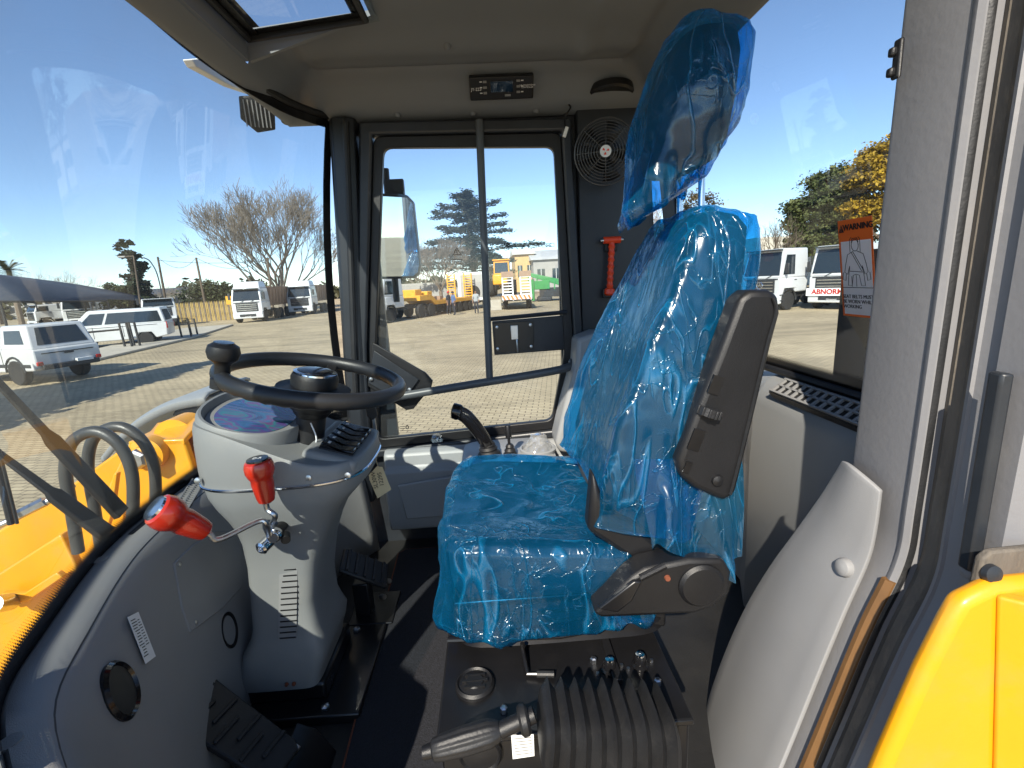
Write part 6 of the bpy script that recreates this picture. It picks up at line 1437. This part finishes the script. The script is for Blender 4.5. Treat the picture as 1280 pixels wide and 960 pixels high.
# palisade fence
M_pick = mat('faded_yellow_paint', (.36, .25, .08), .7, var=.2, vscale=3)
fe = thing('palisade_fence', 'yellowish steel palisade fence along the far edge of the yard', 'fence', G(265, 402))
fa, fb = G(222, 404), G(312, 398)
n_ = 46
for k in range(n_):
    p = fa.lerp(fb, k/(n_-1)); MB().prism([(p.x-.06, p.y, GZ), (p.x+.06, p.y, GZ), (p.x+.06, p.y, GZ+1.75), (p.x, p.y, GZ+1.95), (p.x-.06, p.y, GZ+1.75)], (0, .03, 0)).build('picket', M_pick if k % 3 else M_bark, fe, ang=0)
for z in (.5, 1.6): MB().tube([fa+Vector((0, .06, z)), fb+Vector((0, .06, z))], .04, 5).build('rail', M_bark, fe)
ys = thing('road_sign', 'yellow rectangular sign on a post beside the white truck', 'sign', G(294, 400)); g_ = G(294, 400)
P(MB().box(g_+Vector((0, 0, 1.9)), (1.1, .05, .8)), 'board', M_trail, ys, bevel=.02); P(MB().tube([g_, g_+Vector((0, .06, 2.3))], .05, 6), 'post', M_wallg, ys)
# carport
ca = thing('shade_carport', 'long slate blue shade net carport over parked trucks', 'carport', G(20, 420))
Yc = 36; tp = [AY(-90, 333, Yc), AY(0, 345, Yc), AY(120, 366, Yc+6), AY(134, 374, Yc+6)]; bt = [AY(-90, 380, Yc-2), AY(0, 377, Yc-2), AY(60, 377, Yc), AY(134, 376, Yc+5)]
vs = []
for p in tp: vs.append(p)
for p in bt: vs.append(p)
bk = [p+Vector((-6, 14, -.4)) for p in tp]
MB().add(tp+bt+bk, [(0, 1, 5, 4), (1, 2, 6, 5), (2, 3, 7, 6), (0, 8, 9, 1), (1, 9, 10, 2), (2, 10, 11, 3)]).build('shade_net', M_net, ca, ang=30, solid=.03)
P(MB().tube([bt[0], bt[1], bt[2], bt[3]], .07, 8), 'edge_beam', M_chas, ca)
for i in (0, 1, 3): P(MB().tube([Vector((bt[i].x, bt[i].y, GZ)), bt[i]], .08, 8), 'post', M_chas, ca)
for i in (1, 2, 3): P(MB().tube([Vector((bk[i].x, bk[i].y, GZ)), bk[i]], .08, 8), 'post', M_chas, ca)
# steel hoops by the pavement
def hoop(px, py, hpx, wpx, label):
    g_ = G(px, py); t = thing('steel_hoop', label, 'barrier', g_, 'steel hoops along the pavement'); k = (g_-CAM).dot(FW)/FPX; h_ = hpx*k; w_ = wpx*k
    P(MB().tube([g_, g_+Vector((-.05, 0, h_)), g_+Vector((w_, .2, h_)), g_+Vector((w_+.05, .2, 0))], .055, 8), 'hoop', M_chas, t, ang=60); return t
hoop(157, 436, 32, 7, 'tall steel hoop barrier beside the minibus rear wheel, first of the pair'); hoop(166, 436, 32, 5, 'tall steel hoop barrier beside the minibus rear wheel, second of the pair')
hoop(228, 424, 25, 8, 'steel hoop barrier at the tip of the pavement, outer one'); hoop(240, 421, 22, 4, 'steel hoop barrier at the tip of the pavement, inner one')
g1, g2 = G(0, 452), G(156, 434)
rl = thing('pipe_rail', 'long low steel pipe rail running behind the pickup', 'barrier', g1); P(MB().tube([g1+Vector((-6, .5, .95)), g1+Vector((0, .5, .95)), g2+Vector((0, 0, .95))], .05, 8), 'rail', M_chas, rl)
for f_ in (0, .33, .66, 1): p = g1.lerp(g2, f_)+Vector((0, .5*(1-f_), 0)); P(MB().tube([p, p+Vector((0, 0, .97))], .05, 6), 'post', M_chas, rl)
# ------------------------------------------------------------------ buildings
def building(label, x0, x1, Y, dep, h, wall, roof, pitch=1.0, wins=0, door=False):
    t = thing('building', label, 'building', ((x0+x1)/2, Y, GZ)); MB().box(((x0+x1)/2, Y+dep/2, GZ+h/2), (x1-x0, dep, h)).build('wall', wall, t)
    if pitch: MB().prism([(x0-.4, Y-.5, GZ+h+.003), (x0-.4, Y+dep/2, GZ+h+pitch), (x0-.4, Y+dep+.5, GZ+h+.003)], (x1-x0+.8, 0, 0)).build('roof', roof, t)
    for k in range(wins):
        cx = lerp(x0, x1, (k+.5)/wins); w_ = MB().box((cx, Y-.02, GZ+h*.55), ((x1-x0)/wins*.5, .08, h*.32)).build('window', M_vgl, t); MB().box((cx, Y-.05, GZ+h*.55), (.08, .06, h*.32)).build('frame', M_paper, w_)
    return t
p = AY(644, 335, 95).x; q = AY(668, 335, 95).x; building('ochre gabled building behind the yellow loader', p, q, 95, 14, hh(655, 318, 95), M_wallo, M_wallw, 1.4, 2)
p = AY(667, 340, 90).x; q = AY(720, 340, 90).x; building('long pale roofed shed behind the green machine', p, q+6, 90, 20, hh(690, 324, 90), M_wallg, M_roofw, 2.2, 5)
p = AY(520, 370, 74).x; q = AY(590, 370, 74).x; building('low grey yard wall behind the low loader trailer', p-6, q, 76, .4, hh(560, 352, 76), M_wallg, M_wallg, 0)
p = AY(690, 340, 84).x; building('plain cream workshop behind the dark rear post', p+12, p+34, 80, 16, 4.5, M_wallw, M_roofw, 1.5, 4)
p = AY(935, 300, 60).x; q = AY(1060, 300, 60).x; building('cream flat topped building behind the emblem truck', p, q, 58, 10, hh(965, 296, 58), M_wallw, M_roofw, 0, 6)
p = AY(10, 380, 95).x; building('low dark roofed workshop far behind the carport', p-30, p+34, 95, 20, 3.2, M_wallg, M_net, 1.2, 8)

# unseen conical conifer added to throw the wedge of shade on the paving
leaftree('shade_caster_conifer', 'unseen cone shaped conifer added to cast shade on the paving near the pickup', (-14.4, 8.7), 8.8, [(0, 0, 1.2+.63*i, 2.4-.19*i) for i in range(12)], 77, M_dgreen, 42000, .5)

# distant belt of trees closing the horizon
rn = random.Random(99); vs = []; fs = []
for i in range(900):
    a = rad(rn.uniform(-75, 75)); r = rn.uniform(125, 175); c = Vector((sin(a)*r, cos(a)*r, GZ)); h_ = rn.uniform(2.5, 6.0)*(1.0+.35*sin(a*23)+.25*sin(a*57+1)); w_ = rn.uniform(2.0, 4.5)
    for k in range(45):
        d = Vector((rn.gauss(0, .45), rn.gauss(0, .45), 0))*w_; z = h_*rn.random()**.6*max(.15, 1-d.length/w_/1.6); p = c+d+Vector((0, 0, z)); s = rn.uniform(.5, 1.1)
        u = Vector((rn.gauss(0, 1), rn.gauss(0, 1), rn.gauss(0, .7))).normalized()*s; v = u.cross(Vector((rn.gauss(0, 1), rn.gauss(0, 1), rn.gauss(0, 1)))).normalized()*s*.6; q = len(vs); vs += [p-u, p+v, p+u, p-v]; fs.append((q, q+1, q+2, q+3))
far = MB().add(vs, fs).build('distant_woodland', leafmat('distant_foliage', (.035, .04, .02), (.10, .09, .05), .08), ang=0)
far['kind'] = 'stuff'; tag(far, 'distant belt of dull green trees along the horizon', 'woodland')
